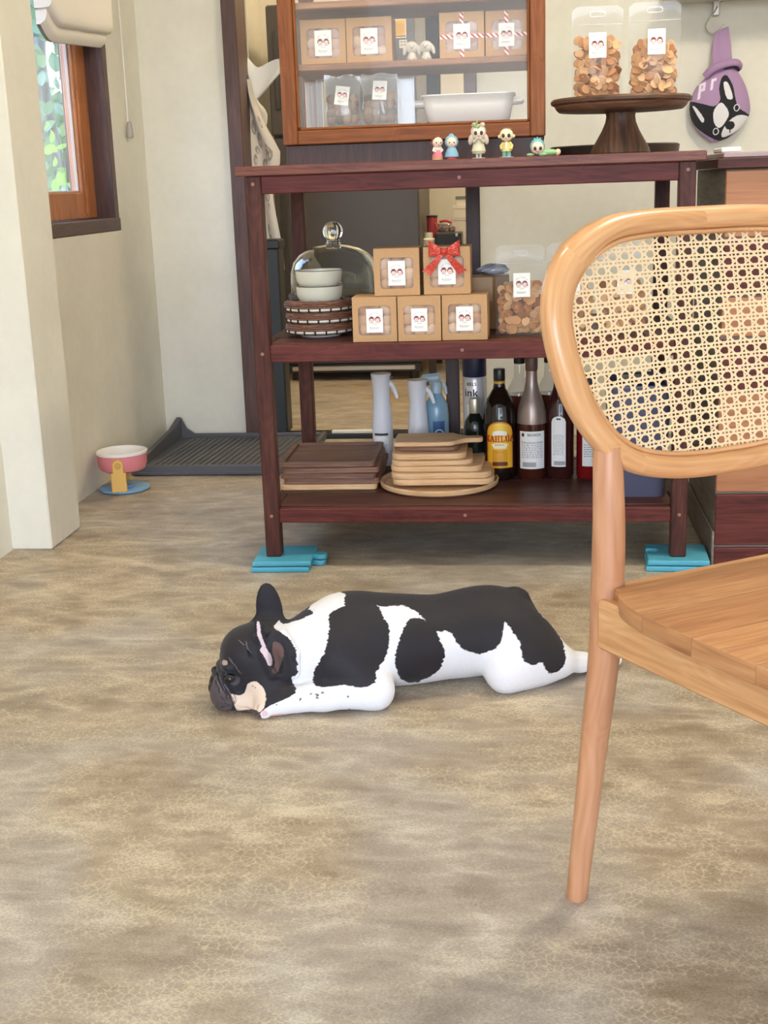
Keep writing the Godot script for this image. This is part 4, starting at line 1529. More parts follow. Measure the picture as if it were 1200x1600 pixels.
# kraft carton with a window; the mesh sits with its front face at z = 0
func carton(label: String, at: Vector3, turn: float, w: float, h: float, d: float, group: String, seed_: int, dressed := "") -> Node3D:
	var t := thing("cookie_box", label, "cookie box", at, turn, group)
	var g := G.new()
	g.ring(rrect(w, h, 0.0012, 4, Vector2(0, h / 2)), rrect(w * 0.73, h * 0.655, 0.009, 4, Vector2(0, h * 0.475)), -0.0012, 0.0)
	g.box(Vector3(-w / 2 + 0.0006, h / 2, -d / 2 - 0.0006), Vector3(0.0012, h - 0.001, d - 0.001))
	g.box(Vector3(w / 2 - 0.0006, h / 2, -d / 2 - 0.0006), Vector3(0.0012, h - 0.001, d - 0.001))
	g.box(Vector3(0, 0.0006, -d / 2 - 0.0006), Vector3(w - 0.002, 0.0012, d - 0.001))
	g.box(Vector3(0, h / 2, -d + 0.0006), Vector3(w - 0.002, h - 0.001, 0.0012))
	part("carton", g, M.kraft, t)
	g = G.new()
	g.box(Vector3(0, h - 0.0004, -d / 2), Vector3(w + 0.0012, 0.0012, d + 0.001), 0.0004)
	g.box(Vector3(0, h - 0.003, -d - 0.0004), Vector3(w, 0.006, 0.0008))
	part("lid", g, M.kraft, t)
	g = G.new()
	g.box(Vector3(0, h * 0.475, -0.0022), Vector3(w * 0.78, h * 0.70, 0.0004))
	part("window_film", g, M.film, t)
	var r := RandomNumberGenerator.new()
	r.seed = seed_
	for i in 9:
		g = G.new()
		var c := Vector3((i % 3 - 1) * w * 0.27, 0.0235 + (i / 3) * 0.0255, -0.019 - r.randf() * 0.007)
		var rows := []
		for j in 8:
			var row := PackedVector3Array()
			for k in 13:
				var th := TAU * (k % 12) / 12
				var ph := -PI / 2 + PI * j / 7
				var rough_ := 1.0 + 0.10 * sin(th * 3.0 + i * 1.7) * cos(ph) + 0.07 * sin(ph * 5.0 + i)
				row.append(Vector3(0.0215 * cos(ph) * cos(th), 0.0185 * sin(ph), -0.013 * cos(ph) * sin(th)) * rough_ * 0.9)
			rows.append(row)
		g.surf(rows)
		part("cookie", g, mt([rgb(232, 182, 136), rgb(214, 158, 114), rgb(242, 202, 162)][r.randi() % 3], 0.85), t, Transform3D(Basis.from_euler(Vector3(r.randf() * 0.5, r.randf() * 0.5, r.randf() * 3.0)), c))
	part("label", sticker(w * 0.375, w * 0.53), M.label, t, xfm(Vector3(0.0, h * 0.475, 0.0006)))
	if dressed == "ribbon":
		for v in 2:
			g = G.new()
			var bw := 0.0095
			if v == 0:
				g.box(Vector3(0, h / 2, 0.0003), Vector3(bw, h, 0.0004))
				g.box(Vector3(0, h + 0.0006, -d / 2), Vector3(bw, 0.0004, d))
			else:
				g.box(Vector3(0, h * 0.475, 0.0003), Vector3(w, bw, 0.0004))
				g.box(Vector3(w / 2 + 0.0004, h * 0.475, -d / 2), Vector3(0.0004, bw, d))
			part("ribbon", g, M.candy, t)
	return t

func candy() -> StandardMaterial3D:
	var im := Image.create(64, 64, false, Image.FORMAT_RGB8)
	for y in 64:
		for x in 64:
			var k := posmod(x - y, 32)
			im.set_pixel(x, y, rgb(196, 52, 52) if k < 13 else (rgb(224, 128, 122) if k < 15 else rgb(244, 236, 228)))
	var m := printed(im, 0.5)
	m.uv1_triplanar = true
	m.uv1_scale = Vector3(40, 40, 40)
	return m

func _cabinet_contents():
	var B := 0.969 + 0.2378
	carton("plain windowed kraft box at the left end of the cabinet's upper shelf", Vector3(-0.5055, B, -3.262), 0.03, 0.111, 0.104, 0.10, "kraft boxes in the cabinet", 1)
	carton("plain windowed kraft box second from the left on the cabinet's upper shelf", Vector3(-0.3925, B, -3.262), 0.0, 0.111, 0.104, 0.10, "kraft boxes in the cabinet", 2)
	carton("kraft box tied with red and white striped ribbon next to the puppy ornaments", Vector3(-0.167, B, -3.258), 0.0, 0.107, 0.105, 0.10, "kraft boxes in the cabinet", 3, "ribbon")
	carton("kraft box tied with striped ribbon at the right end of the cabinet's upper shelf", Vector3(-0.060, B, -3.262), 0.02, 0.100, 0.104, 0.10, "kraft boxes in the cabinet", 4, "ribbon")
	for s in 2:
		var t := thing("puppy_ornament", ["small white puppy ornament on the cabinet shelf, nearer the plain boxes", "small white puppy ornament on the cabinet shelf, nearer the ribboned boxes"][s], "ornament", Vector3([-0.289, -0.2535][s], B, -3.26), 0.1 if s == 0 else -0.1, "puppy ornaments")
		var ivory := mt(rgb(214, 206, 192), 0.5)
		var g := G.new()
		g.lathe(prof([0.0, 0.0, 0.012, 0.0, 0.0125, 0.004, 0.0095, 0.012, 0.007, 0.019, 0.0, 0.021]), 16)
		g.ball(Vector3(-0.006, 0.004, 0.009), Vector3(0.004, 0.004, 0.005), 10, 6)
		g.ball(Vector3(0.006, 0.004, 0.009), Vector3(0.004, 0.004, 0.005), 10, 6)
		part("body", g, ivory, t)
		g = G.new()
		g.ball(Vector3(0, 0.030, 0.001), Vector3(0.0155, 0.014, 0.013), 16, 10)
		part("head", g, ivory, t)
		for e in [-1.0, 1.0]:
			g = G.new()
			g.ball(Vector3.ZERO, Vector3(0.005, 0.012, 0.006), 10, 8, Basis.from_euler(Vector3(0, 0, 0.25 * e)))
			part("ear", g, ivory, t, xfm(Vector3(0.0165 * e, 0.024, 0.0)))
			g = G.new()
			g.ball(Vector3(0.005 * e, 0.032, 0.0132), Vector3(0.0014, 0.0014, 0.001), 8, 6)
			part("eye", g, M.black, t)
		g = G.new()
		g.ball(Vector3(0, 0.0275, 0.0145), Vector3(0.0022, 0.0016, 0.0014), 8, 6)
		part("nose", g, M.black, t)
	# lower shelf: two bags of cookies tied up, acrylic boxes, an enamel dish
	var Y := 0.969 + 0.0903
	for s in 2:
		var t := thing("cookie_bag", ["cellophane bag of brown cookies behind the cabinet glass, the left of two", "cellophane bag of brown cookies behind the cabinet glass, beside the clear box"][s], "cookie bag", Vector3([-0.4665, -0.3745][s], Y + 0.0008, -3.292), [0.05, -0.04][s], "cellophane cookie bags")
		var g := G.new()
		var r := RandomNumberGenerator.new()
		r.seed = 90 + s
		for q in [1.0, -1.0]:
			var rows := []
			for j in 13:
				var f := j / 12.0
				var row := PackedVector3Array()
				for i in 13:
					var u := -1.0 + 2.0 * i / 12.0
					var d := 0.026 * (1.0 - pow(absf(u), 2.5)) * (1.0 - smoothstep(0.45, 0.95, f)) * (0.7 + 0.3 * smoothstep(0.0, 0.15, f)) + 0.001
					row.append(Vector3(u * 0.044 * (1.0 + 0.05 * sin(f * 9.0)), f * 0.122 + 0.003 * sin(u * 5.0 + s) * f, q * (d + 0.0022 * sin(u * 13.0 + f * 8.0 + s * 2.0) * (1.0 - absf(u)))))
				rows.append(row)
			g.surf(rows, [], [], q < 0)
		part("cellophane", g, glass(0.16, Color(0.95, 0.95, 0.92), 0.06), t)
		for i in 16:
			g = G.new()
			g.ball(Vector3.ZERO, Vector3(0.0135, 0.0115, 0.008), 10, 7)
			var b := Basis.from_euler(Vector3(r.randf() * 0.6, r.randf() * 0.8, r.randf() * 3.0))
			part("cookie", g, mt([rgb(150, 118, 94), rgb(128, 98, 78), rgb(168, 138, 112), rgb(82, 60, 50)][r.randi() % 4], 0.85), t, Transform3D(b, Vector3(-0.029 + (i % 4) * 0.0193, 0.0165 + (i / 4) * 0.0165, r.randf_range(-0.006, 0.009))))
		part("label", sticker(0.035, 0.046), M.label, t, xfm(Vector3([0.0, 0.004][s], [0.073, 0.082][s], 0.0225), -0.22, 0, [-0.14, -0.06][s]))
	for s in 2:
		var t := thing("acrylic_box", ["empty clear acrylic box at the left end of the cabinet's lower shelf", "empty clear acrylic box between the cookie bags and the enamel dish"][s], "box", Vector3([-0.537, -0.308][s], Y, -3.31), 0.0, "clear acrylic boxes")
		var g := G.new()
		g.box(Vector3(0, 0.055, 0), Vector3([0.042, 0.040][s], 0.11, 0.06), 0.002)
		part("shell", g, glass(0.14, Color(0.85, 0.88, 0.9), 0.05), t)
		g = G.new()
		for x in [-1.0, 1.0]:
			g.box(Vector3(x * [0.021, 0.020][s], 0.055, 0.03), Vector3(0.0016, 0.11, 0.0016))
		g.box(Vector3(0, 0.001, 0.03), Vector3(0.04, 0.0016, 0.0016))
		part("edge", g, glass(0.45, Color.WHITE, 0.1), t)
	var e := thing("enamel_dish", "white enamel baking dish with two side handles in the cabinet", "dish", Vector3(-0.155, Y + 0.0003, -3.318))
	var white := mt(rgb(236, 232, 222), 0.25)
	var g3 := G.new()
	var rows2 := []
	for q in [[0.092, 0.0, 0.06, 0.02], [0.100, 0.004, 0.066, 0.024], [0.108, 0.040, 0.073, 0.026], [0.110, 0.060, 0.075, 0.026], [0.115, 0.062, 0.080, 0.028], [0.115, 0.065, 0.080, 0.028], [0.107, 0.0645, 0.072, 0.024], [0.098, 0.006, 0.063, 0.022], [0.0001, 0.006, 0.0001, 0.0]]:
		var row := PackedVector3Array()
		var rp := rrect(q[0] * 2, q[2] * 2, maxf(q[3], 0.00005), 6)
		for i in rp.size() + 1: row.append(Vector3(rp[i % rp.size()].x, q[1], -rp[i % rp.size()].y))
		rows2.append(row)
	g3.surf(rows2)
	g3.smooth()
	part("dish", g3, white, e)
	for s in [-1.0, 1.0]:
		g3 = G.new()
		g3.box(Vector3(s * 0.122, 0.040, 0.0), Vector3(0.034, 0.016, 0.055), 0.006, xfm(Vector3.ZERO, 0, 0, s * 0.06))
		part("handle", g3, white, e)

func _figures():
	var skin := mt(rgb(240, 214, 190), 0.5)
	var dk := mt(rgb(44, 30, 26), 0.3)
	# two small children, one with brown hair, one in a blue hood
	var mk_face := func(t: Node, c: Vector3, r: float, big: bool):
		for s in [-1.0, 1.0]:
			var g := G.new()
			g.ball(c + Vector3(s * r * 0.42, -r * 0.05, r * 0.86), Vector3(r * (0.24 if big else 0.12), r * (0.30 if big else 0.14), r * 0.12), 10, 8)
			part("eye", g, dk, t)
		var g2 := G.new()
		g2.ball(c + Vector3(0, -r * 0.48, r * 0.86), Vector3(r * 0.16, r * 0.05, r * 0.06), 8, 6)
		part("mouth", g2, mt(rgb(196, 96, 90), 0.5), t)
	var Y := 0.9682
	var t := thing("girl_figurine", "tiny girl figurine with brown hair and a pink skirt on the rack top", "figurine", Vector3(-0.217, Y, -3.05), 0.35, "child figurines on the rack top")
	var g := G.new()
	g.lathe(prof([0.0, 0.0, 0.0125, 0.0, 0.0125, 0.004, 0.0, 0.004]), 16)
	part("base", g, mt(rgb(216, 180, 110), 0.6), t)
	g = G.new()
	g.lathe(prof([0.0, 0.004, 0.013, 0.004, 0.0125, 0.009, 0.008, 0.022, 0.0, 0.023]), 16)
	part("skirt", g, mt(rgb(226, 130, 136), 0.6), t)
	g = G.new()
	g.lathe(prof([0.0, 0.018, 0.0075, 0.018, 0.008, 0.024, 0.005, 0.030, 0.0, 0.031]), 14)
	for s in [-1.0, 1.0]: g.tube([Vector3(s * 0.007, 0.028, 0.0), Vector3(s * 0.011, 0.021, 0.004), Vector3(s * 0.006, 0.018, 0.009)], [0.0028, 0.0028, 0.0022], 8)
	part("blouse", g, mt(rgb(240, 226, 214), 0.6), t)
	g = G.new()
	g.ball(Vector3(0, 0.040, 0.001), Vector3(0.0125, 0.0125, 0.012), 16, 10)
	part("head", g, skin, t)
	g = G.new()
	g.ball(Vector3(0, 0.0425, -0.0025), Vector3(0.0138, 0.0130, 0.0128), 16, 10)
	g.ball(Vector3(-0.0135, 0.037, -0.002), Vector3(0.0035, 0.006, 0.0035), 10, 8)
	g.ball(Vector3(0.004, 0.0535, 0.0), Vector3(0.004, 0.003, 0.004), 8, 6)
	part("hair", g, mt(rgb(120, 64, 44), 0.6), t)
	mk_face.call(t, Vector3(0, 0.039, 0.001), 0.0125, false)

	t = thing("hooded_figurine", "tiny child figurine in a pale blue hooded cape on the rack top", "figurine", Vector3(-0.184, Y, -3.05), 0.1, "child figurines on the rack top")
	g = G.new()
	g.lathe(prof([0.0, 0.0, 0.0115, 0.0, 0.0115, 0.007, 0.0, 0.008]), 16)
	part("skirt", g, mt(rgb(204, 92, 92), 0.6), t)
	var blue := mt(rgb(132, 176, 196), 0.6)
	g = G.new()
	g.lathe(prof([0.0, 0.006, 0.0165, 0.006, 0.0150, 0.014, 0.009, 0.027, 0.0, 0.028]), 18)
	part("cape", g, blue, t)
	g = G.new()
	g.ball(Vector3(0, 0.038, 0.001), Vector3(0.0125, 0.0125, 0.012), 16, 10)
	part("head", g, skin, t)
	g = G.new()
	g.ball(Vector3(0, 0.039, -0.0035), Vector3(0.0158, 0.0155, 0.0128), 18, 12)
	g.ball(Vector3(0, 0.053, -0.004), Vector3(0.006, 0.005, 0.006), 10, 8)
	part("hood", g, blue, t)
	mk_face.call(t, Vector3(0, 0.038, 0.001), 0.0125, false)

	t = thing("robed_figurine", "tall figurine in a long cream dress with leaves in pale hair on the rack top", "figurine", Vector3(-0.122, Y, -3.05), 0.05)
	g = G.new()
	g.lathe(prof([0.0, 0.0, 0.0155, 0.0, 0.0155, 0.0018, 0.0, 0.0018]), 18)
	part("base", g, mt(rgb(214, 222, 206), 0.4), t)
	g = G.new()
	for s in [-1.0, 1.0]: g.tube([Vector3(s * 0.0035, 0.0018, 0), Vector3(s * 0.004, 0.014, 0)], 0.003, 8)
	part("legs", g, mt(rgb(206, 208, 190), 0.6), t)
	g = G.new()
	g.lathe(prof([0.0, 0.010, 0.014, 0.011, 0.0165, 0.017, 0.012, 0.034, 0.0075, 0.046, 0.0, 0.047]), 18)
	part("dress", g, mt(rgb(214, 206, 176), 0.6), t)
	g = G.new()
	g.ball(Vector3(0, 0.057, 0.001), Vector3(0.0165, 0.0155, 0.0145), 18, 12)
	part("head", g, mt(rgb(232, 214, 196), 0.5), t)
	g = G.new()
	g.ball(Vector3(0, 0.060, -0.003), Vector3(0.0178, 0.0165, 0.0150), 18, 12)
	for s in [-1.0, 1.0]:
		g.ball(Vector3(s * 0.0165, 0.043, -0.001), Vector3(0.0068, 0.0125, 0.0065), 12, 8, Basis.from_euler(Vector3(0, 0, s * 0.25)))
		g.ball(Vector3(s * 0.0095, 0.074, 0.002), Vector3(0.006, 0.006, 0.006), 10, 8)
	part("hair", g, mt(rgb(206, 192, 172), 0.6), t)
	g = G.new()
	g.ball(Vector3(-0.004, 0.078, 0.008), Vector3(0.0028, 0.008, 0.0018), 8, 8, Basis.from_euler(Vector3(0.2, 0, -0.3)))
	g.ball(Vector3(-0.0085, 0.072, 0.011), Vector3(0.003, 0.007, 0.0018), 8, 8, Basis.from_euler(Vector3(0.2, 0, 0.7)))
	g.ball(Vector3(0.001, 0.070, 0.013), Vector3(0.0025, 0.006, 0.0018), 8, 8, Basis.from_euler(Vector3(0.2, 0, -0.8)))
	part("leaf", g, mt(rgb(150, 178, 120), 0.6), t)
	g = G.new()
	for s in [-1.0, 1.0]: g.tube([Vector3(s * 0.010, 0.040, 0.003), Vector3(s * 0.0105, 0.036, 0.010), Vector3(s * 0.002, 0.046, 0.0155)], [0.0032, 0.0032, 0.0026], 8)
	part("arms", g, mt(rgb(222, 210, 190), 0.6), t)
	mk_face.call(t, Vector3(0, 0.057, 0.001), 0.0155, true)

	t = thing("boy_figurine", "bald figurine in a yellow coat and turquoise trousers on the rack top", "figurine", Vector3(-0.058, Y, -3.05), -0.05)
	g = G.new()
	g.lathe(prof([0.0, 0.0, 0.0155, 0.0, 0.0155, 0.0018, 0.0, 0.0018]), 18)
	part("base", g, mt(rgb(214, 222, 206), 0.4), t)
	g = G.new()
	for s in [-1.0, 1.0]: g.tube([Vector3(s * 0.005, 0.0018, 0), Vector3(s * 0.0048, 0.018, 0)], [0.0052, 0.0046], 10)
	part("trousers", g, mt(rgb(128, 178, 166), 0.6), t)
	g = G.new()
	g.lathe(prof([0.0, 0.014, 0.0118, 0.014, 0.0112, 0.022, 0.0080, 0.034, 0.0, 0.036]), 16)
	for s in [-1.0, 1.0]: g.tube([Vector3(s * 0.007, 0.033, 0), Vector3(s * 0.0125, 0.026, 0.003), Vector3(s * 0.0105, 0.018, 0.007)], [0.0036, 0.0036, 0.003], 8)
	part("coat", g, mt(rgb(226, 206, 128), 0.6), t)
	g = G.new()
	g.box(Vector3(0, 0.026, 0.0105), Vector3(0.004, 0.018, 0.0012), 0.0004)
	part("shirt", g, M.white, t)
	g = G.new()
	g.ball(Vector3(0, 0.050, 0.001), Vector3(0.0155, 0.0150, 0.014), 18, 12)
	for s in [-1.0, 1.0]: g.ball(Vector3(s * 0.0162, 0.047, 0.0), Vector3(0.0036, 0.0042, 0.0026), 8, 6)
	part("head", g, mt(rgb(244, 226, 184), 0.45), t)
	g = G.new()
	g.ball(Vector3(0.001, 0.0595, -0.004), Vector3(0.0138, 0.0088, 0.0125), 16, 10)
	part("hair", g, mt(rgb(128, 84, 58), 0.6), t)
	mk_face.call(t, Vector3(0, 0.049, 0.001), 0.0152, true)

	t = thing("crawling_figurine", "figurine of a child in a turquoise hood lying on its belly on the rack top", "figurine", Vector3(0.012, Y, -3.045), 0.0)
	g = G.new()
	g.ball(Vector3(0.022, 0.008, -0.006), Vector3(0.026, 0.0085, 0.012), 16, 10)
	g.ball(Vector3(-0.016, 0.004, 0.004), Vector3(0.009, 0.004, 0.006), 10, 8)
	g.ball(Vector3(0.012, 0.004, 0.008), Vector3(0.010, 0.004, 0.005), 10, 8)
	part("body", g, mt(rgb(150, 190, 140), 0.55), t)
	g = G.new()
	g.ball(Vector3(0.046, 0.008, -0.006), Vector3(0.007, 0.008, 0.006), 12, 8, Basis.from_euler(Vector3(0, 0, -0.5)))
	part("foot", g, mt(rgb(238, 206, 160), 0.55), t)
	g = G.new()
	g.ball(Vector3(0.0, 0.019, 0.004), Vector3(0.0150, 0.0150, 0.0135), 18, 12)
	part("head", g, skin, t)
	g = G.new()
	g.ball(Vector3(0.0, 0.022, -0.001), Vector3(0.0172, 0.0175, 0.0142), 18, 12)
	for k in 3: g.ball(Vector3(-0.006 + k * 0.006, 0.039 - absf(k - 1) * 0.002, 0.002), Vector3(0.0025, 0.0045, 0.002), 8, 6)
	part("hood", g, mt(rgb(116, 176, 178), 0.55), t)
	mk_face.call(t, Vector3(0.001, 0.018, 0.004), 0.0145, true)

func _middle_shelf():
	var Y := 0.5542
	# three plates with woven rims, two bowls on top
	for k in 3:
		var t := thing("plate", ["white plate with woven rattan rim at the bottom of the stack", "white plate with woven rattan rim in the middle of the stack", "white plate with woven rattan rim at the top, under the two bowls"][k], "plate", Vector3(-0.532 + [0.0, 0.002, -0.001][k], Y + k * 0.0276, -3.195), k * 0.4, "plates with woven rims")
		var g := G.new()
		g.lathe(prof([0.0, 0.0, 0.050, 0.0, 0.052, 0.003, 0.068, 0.007, 0.078, 0.012, 0.081, 0.020, 0.080, 0.028, 0.076, 0.024, 0.066, 0.014, 0.0, 0.009]), 40)
		part("ceramic", g, mt(rgb(226, 222, 216), 0.25), t)
		var brown: Material = M.rattan
		g = G.new()
		for q in [[0.0865, 0.0205], [0.0870, 0.0255], [0.0850, 0.0300], [0.0790, 0.0325], [0.0720, 0.0328]]:
			var ring_ := []
			for i in 40: ring_.append(Vector3(q[0] * cos(TAU * i / 40), q[1] + 0.0005 * sin(i * 2.7 + q[0] * 900.0), q[0] * sin(TAU * i / 40)))
			g.tube(ring_, 0.0026, 7, true)
		part("rattan_coil", g, brown, t)
		g = G.new()
		var pale := []
		for i in 40: pale.append(Vector3(0.0845 * cos(TAU * i / 40), 0.0145, 0.0845 * sin(TAU * i / 40)))
		g.tube(pale, 0.0034, 8, true)
		part("pale_coil", g, mt(rgb(236, 226, 208), 0.5), t)
		for i in 20:
			g = G.new()
			var a := TAU * i / 20
			var d := Vector3(cos(a), 0, sin(a))
			g.tube([d * 0.0855 + Vector3.UP * 0.0095, d * 0.0885 + Vector3.UP * 0.0135, d * 0.0890 + Vector3.UP * 0.0195], 0.0022, 5)
			part("tie", g, mt(rgb(58, 40, 34), 0.7), t)
	for k in 2:
		var t := thing("bowl", ["cream bowl standing on the plates, the lower of two", "cream bowl with a thin dark rim nested on the lower bowl"][k], "bowl", Vector3(-0.531, Y + 0.0818 + k * 0.0385, -3.195), 0.0, "cream bowls")
		var g := G.new()
		g.lathe(prof([0.0, 0.0, 0.040, 0.0, 0.050, 0.006, 0.0555, 0.016, 0.0575, 0.030, 0.0585, 0.0415, 0.0575, 0.042, 0.0555, 0.040, 0.053, 0.020, 0.042, 0.008, 0.0, 0.006]), 40)
		part("bowl_body", g, mt(rgb(226, 222, 200), 0.3), t)
		g = G.new()
		var ring_ := []
		for i in 40: ring_.append(Vector3(0.0580 * cos(TAU * i / 40), 0.0418, 0.0580 * sin(TAU * i / 40)))
		g.tube(ring_, 0.0009, 5, true)
		part("rim", g, mt(rgb(110, 92, 74), 0.4), t)
	# glass dome on a low dark stand
	var c := thing("cake_dome_stand", "dark low cake stand under the glass dome", "cake stand", Vector3(-0.525, Y, -3.415))
	var g := G.new()
	g.lathe(prof([0.0, 0.0, 0.06, 0.0, 0.062, 0.006, 0.034, 0.02, 0.030, 0.058, 0.04, 0.07, 0.122, 0.074, 0.126, 0.080, 0.124, 0.088, 0.0, 0.088]), 40)
	part("stand_body", g, mt(rgb(54, 46, 42), 0.4), c)
	var d := thing("glass_dome", "clear glass cake dome with a ball knob behind the bowls", "glass dome", Vector3(-0.525, Y + 0.0884, -3.415))
	g = G.new()
	var o := [0.1175, 0.0, 0.1180, 0.03, 0.1165, 0.055, 0.108, 0.082, 0.092, 0.101, 0.070, 0.115, 0.045, 0.123, 0.020, 0.1275, 0.0, 0.129]
	g.lathe(prof(o), 56)
	var inn := []
	for i in range(o.size() - 2, -1, -2): inn.append_array([maxf(0.0, o[i] - 0.003), o[i + 1] - (0.003 if i > 0 else 0.0)])
	g.lathe(prof(inn), 56)
	g.lathe(prof([0.1145, 0.0, 0.1175, 0.0]), 56)
	part("dome", g, M.glass_solid, d)
	g = G.new()
	g.lathe(prof([0.022, 0.1268, 0.018, 0.132, 0.0175, 0.138, 0.022, 0.144, 0.0255, 0.153, 0.0265, 0.162, 0.024, 0.172, 0.017, 0.180, 0.008, 0.184, 0.0, 0.185]), 32)
	part("knob", g, M.glass_solid, d)
	# kraft boxes
	var grp := "kraft cookie boxes on the middle shelf"
	carton("kraft box of cookies in the bottom row, next to the plates", Vector3(-0.374, Y, -3.030), 0.0, 0.106, 0.1055, 0.10, grp, 11)
	carton("kraft box of cookies in the middle of the bottom row of three", Vector3(-0.267, Y, -3.028), 0.01, 0.102, 0.1055, 0.10, grp, 12)
	carton("kraft box of cookies at the right end of the bottom row", Vector3(-0.160, Y, -3.034), -0.02, 0.107, 0.1055, 0.10, grp, 13)
	carton("kraft box of cookies without a bow, on top of the row", Vector3(-0.319, Y + 0.1072, -3.042), 0.01, 0.108, 0.110, 0.10, grp, 14)
	var b := carton("kraft box of cookies topped with a red bow", Vector3(-0.2005, Y + 0.1072, -3.046), 0.0, 0.110, 0.110, 0.10, grp, 15)
	bow(b)
	var k2 := thing("brown_box", "plain brown cardboard box behind the kraft boxes on the middle shelf", "box", Vector3(-0.125, Y, -3.30))
	g = G.new()
	g.box(Vector3(0, 0.065, 0), Vector3(0.13, 0.13, 0.10), 0.001)
	part("carton", g, mt(rgb(150, 112, 70), 0.8), k2)
	g = G.new()
	g.box(Vector3(0, 0.1306, 0), Vector3(0.131, 0.0012, 0.05), 0.0004)
	g.box(Vector3(0, 0.10, 0.0505), Vector3(0.05, 0.06, 0.0006))
	part("tape", g, mt(rgb(178, 140, 92), 0.4), k2)
	var f := thing("foil_bag", "crumpled shiny grey-blue bag lying on the brown box", "bag", Vector3(-0.10, Y + 0.1318, -3.30))
	g = G.new()
	var rows := []
	for j in 9:
		var row := PackedVector3Array()
		for i in 21:
			var a := TAU * (i % 20) / 20
			var r := sin(PI * (j + 0.3) / 8.6)
			var cr := 1.0 + 0.22 * sin(i * 1.26 * 3.0 + j * 1.9) + 0.14 * sin(i * 0.314 * 7.0 - j * 2.3)
			row.append(Vector3(cos(a) * 0.036 * r * cr, 0.013 - 0.012 * cos(PI * j / 8.0) * (1.0 + 0.35 * sin(i * 0.314 * 4.0 + j)), -sin(a) * 0.028 * r * cr))
		rows.append(row)
	g.surf(rows)
	part("foil", g, mt(rgb(190, 196, 206), 0.22, 0.2), f)
	pouch("middle", "clear pouch of almond cookies on the middle shelf beside the kraft boxes", Vector3(-0.030, Y, -3.13), 0.04, 0.118, 0.213, 0.125, "almond cookie pouches")
	pouch("behind", "clear pouch of almond cookies on the middle shelf, behind the chair back", Vector3(0.092, Y, -3.15), -0.05, 0.118, 0.213, 0.12, "almond cookie pouches")
	pouch("far", "clear pouch of almond cookies on the middle shelf nearest the rack's right post", Vector3(0.215, Y, -3.14), 0.05, 0.118, 0.213, 0.12, "almond cookie pouches")

func bow(b: Node3D):
	var n := Node3D.new()
	n.name = "bow"
	b.add_child(n, true)
	n.position = Vector3(-0.005, 0.100, 0.006)
	for s in [-1.0, 1.0]:
		var g := G.new()
		var rows := []
		for j in 13:
			# a loop of ribbon: out along the front, back behind
			var a := TAU * j / 12
			var row := PackedVector3Array()
			for i in 7:
				var u := -1.0 + i / 3.0
				var r := 0.5 - 0.5 * cos(a)
				var x: float = s * (0.003 + 0.034 * r)
				var wid := 0.006 + 0.0135 * r
				row.append(Vector3(x, u * wid + 0.007 * r, sin(a) * 0.008 * (1.0 - 0.25 * u * u) + 0.0015 * sin(u * 6.0) * r))
			rows.append(row)
		g.surf(rows, [], [], s > 0)
		part("loop", g, M.bow, n)
		g = G.new()
		rows = []
		for j in 11:
			var f := j / 10.0
			var row := PackedVector3Array()
			for i in 5:
				var u := -1.0 + i / 2.0
				var c := Vector3(s * (0.002 + 0.042 * f), -0.002 - 0.050 * f, 0.002 + 0.003 * sin(f * 5.0))
				var w := 0.005 + 0.0065 * f
				row.append(c + Vector3(u * w * 0.85, u * w * 0.5 * s + (0.006 * (1.0 - absf(u)) * f if j == 10 else 0.0), 0.001 * u))
			rows.append(row)
		g.surf(rows)
		part("tail", g, M.bow, n)
	var g2 := G.new()
	g2.ball(Vector3(0, 0, 0.005), Vector3(0.0065, 0.0075, 0.0055), 12, 8)
	part("knot", g2, M.bow, n)

func bow_cloth() -> StandardMaterial3D:
	var W := 128
	var a := bytes(noise(55, 0.09, 2), W, W, W, W)
	var im := Image.create(W, W, false, Image.FORMAT_RGB8)
	for y in W:
		for x in W:
			im.set_pixel(x, y, rgb(230, 176, 92) if a[y * W + x] > 178 else rgb(196, 34, 36))
	var m := printed(im, 0.4)
	m.rim_enabled = true
	m.rim = 0.3
	return m

# ---------- bottom shelf ----------
func curved(r: float, a0: float, half: float, y0: float, top: Callable) -> Mesh:
	# label wrapped on an upright bottle: angle a0 is its middle, 0 faces the viewer
	var g := G.new()
	var rows := []
	for j in 9:
		var row := PackedVector3Array()
		for i in 17:
			var u := -1.0 + i / 8.0
			var th := a0 + u * half
			row.append(Vector3(sin(th) * r, lerpf(y0, top.call(u), j / 8.0), cos(th) * r))
		rows.append(row)
	var vs := []
	for j in 9: vs.append(1.0 - j / 8.0)
	g.surf(rows, [], vs)
	return g.mesh()

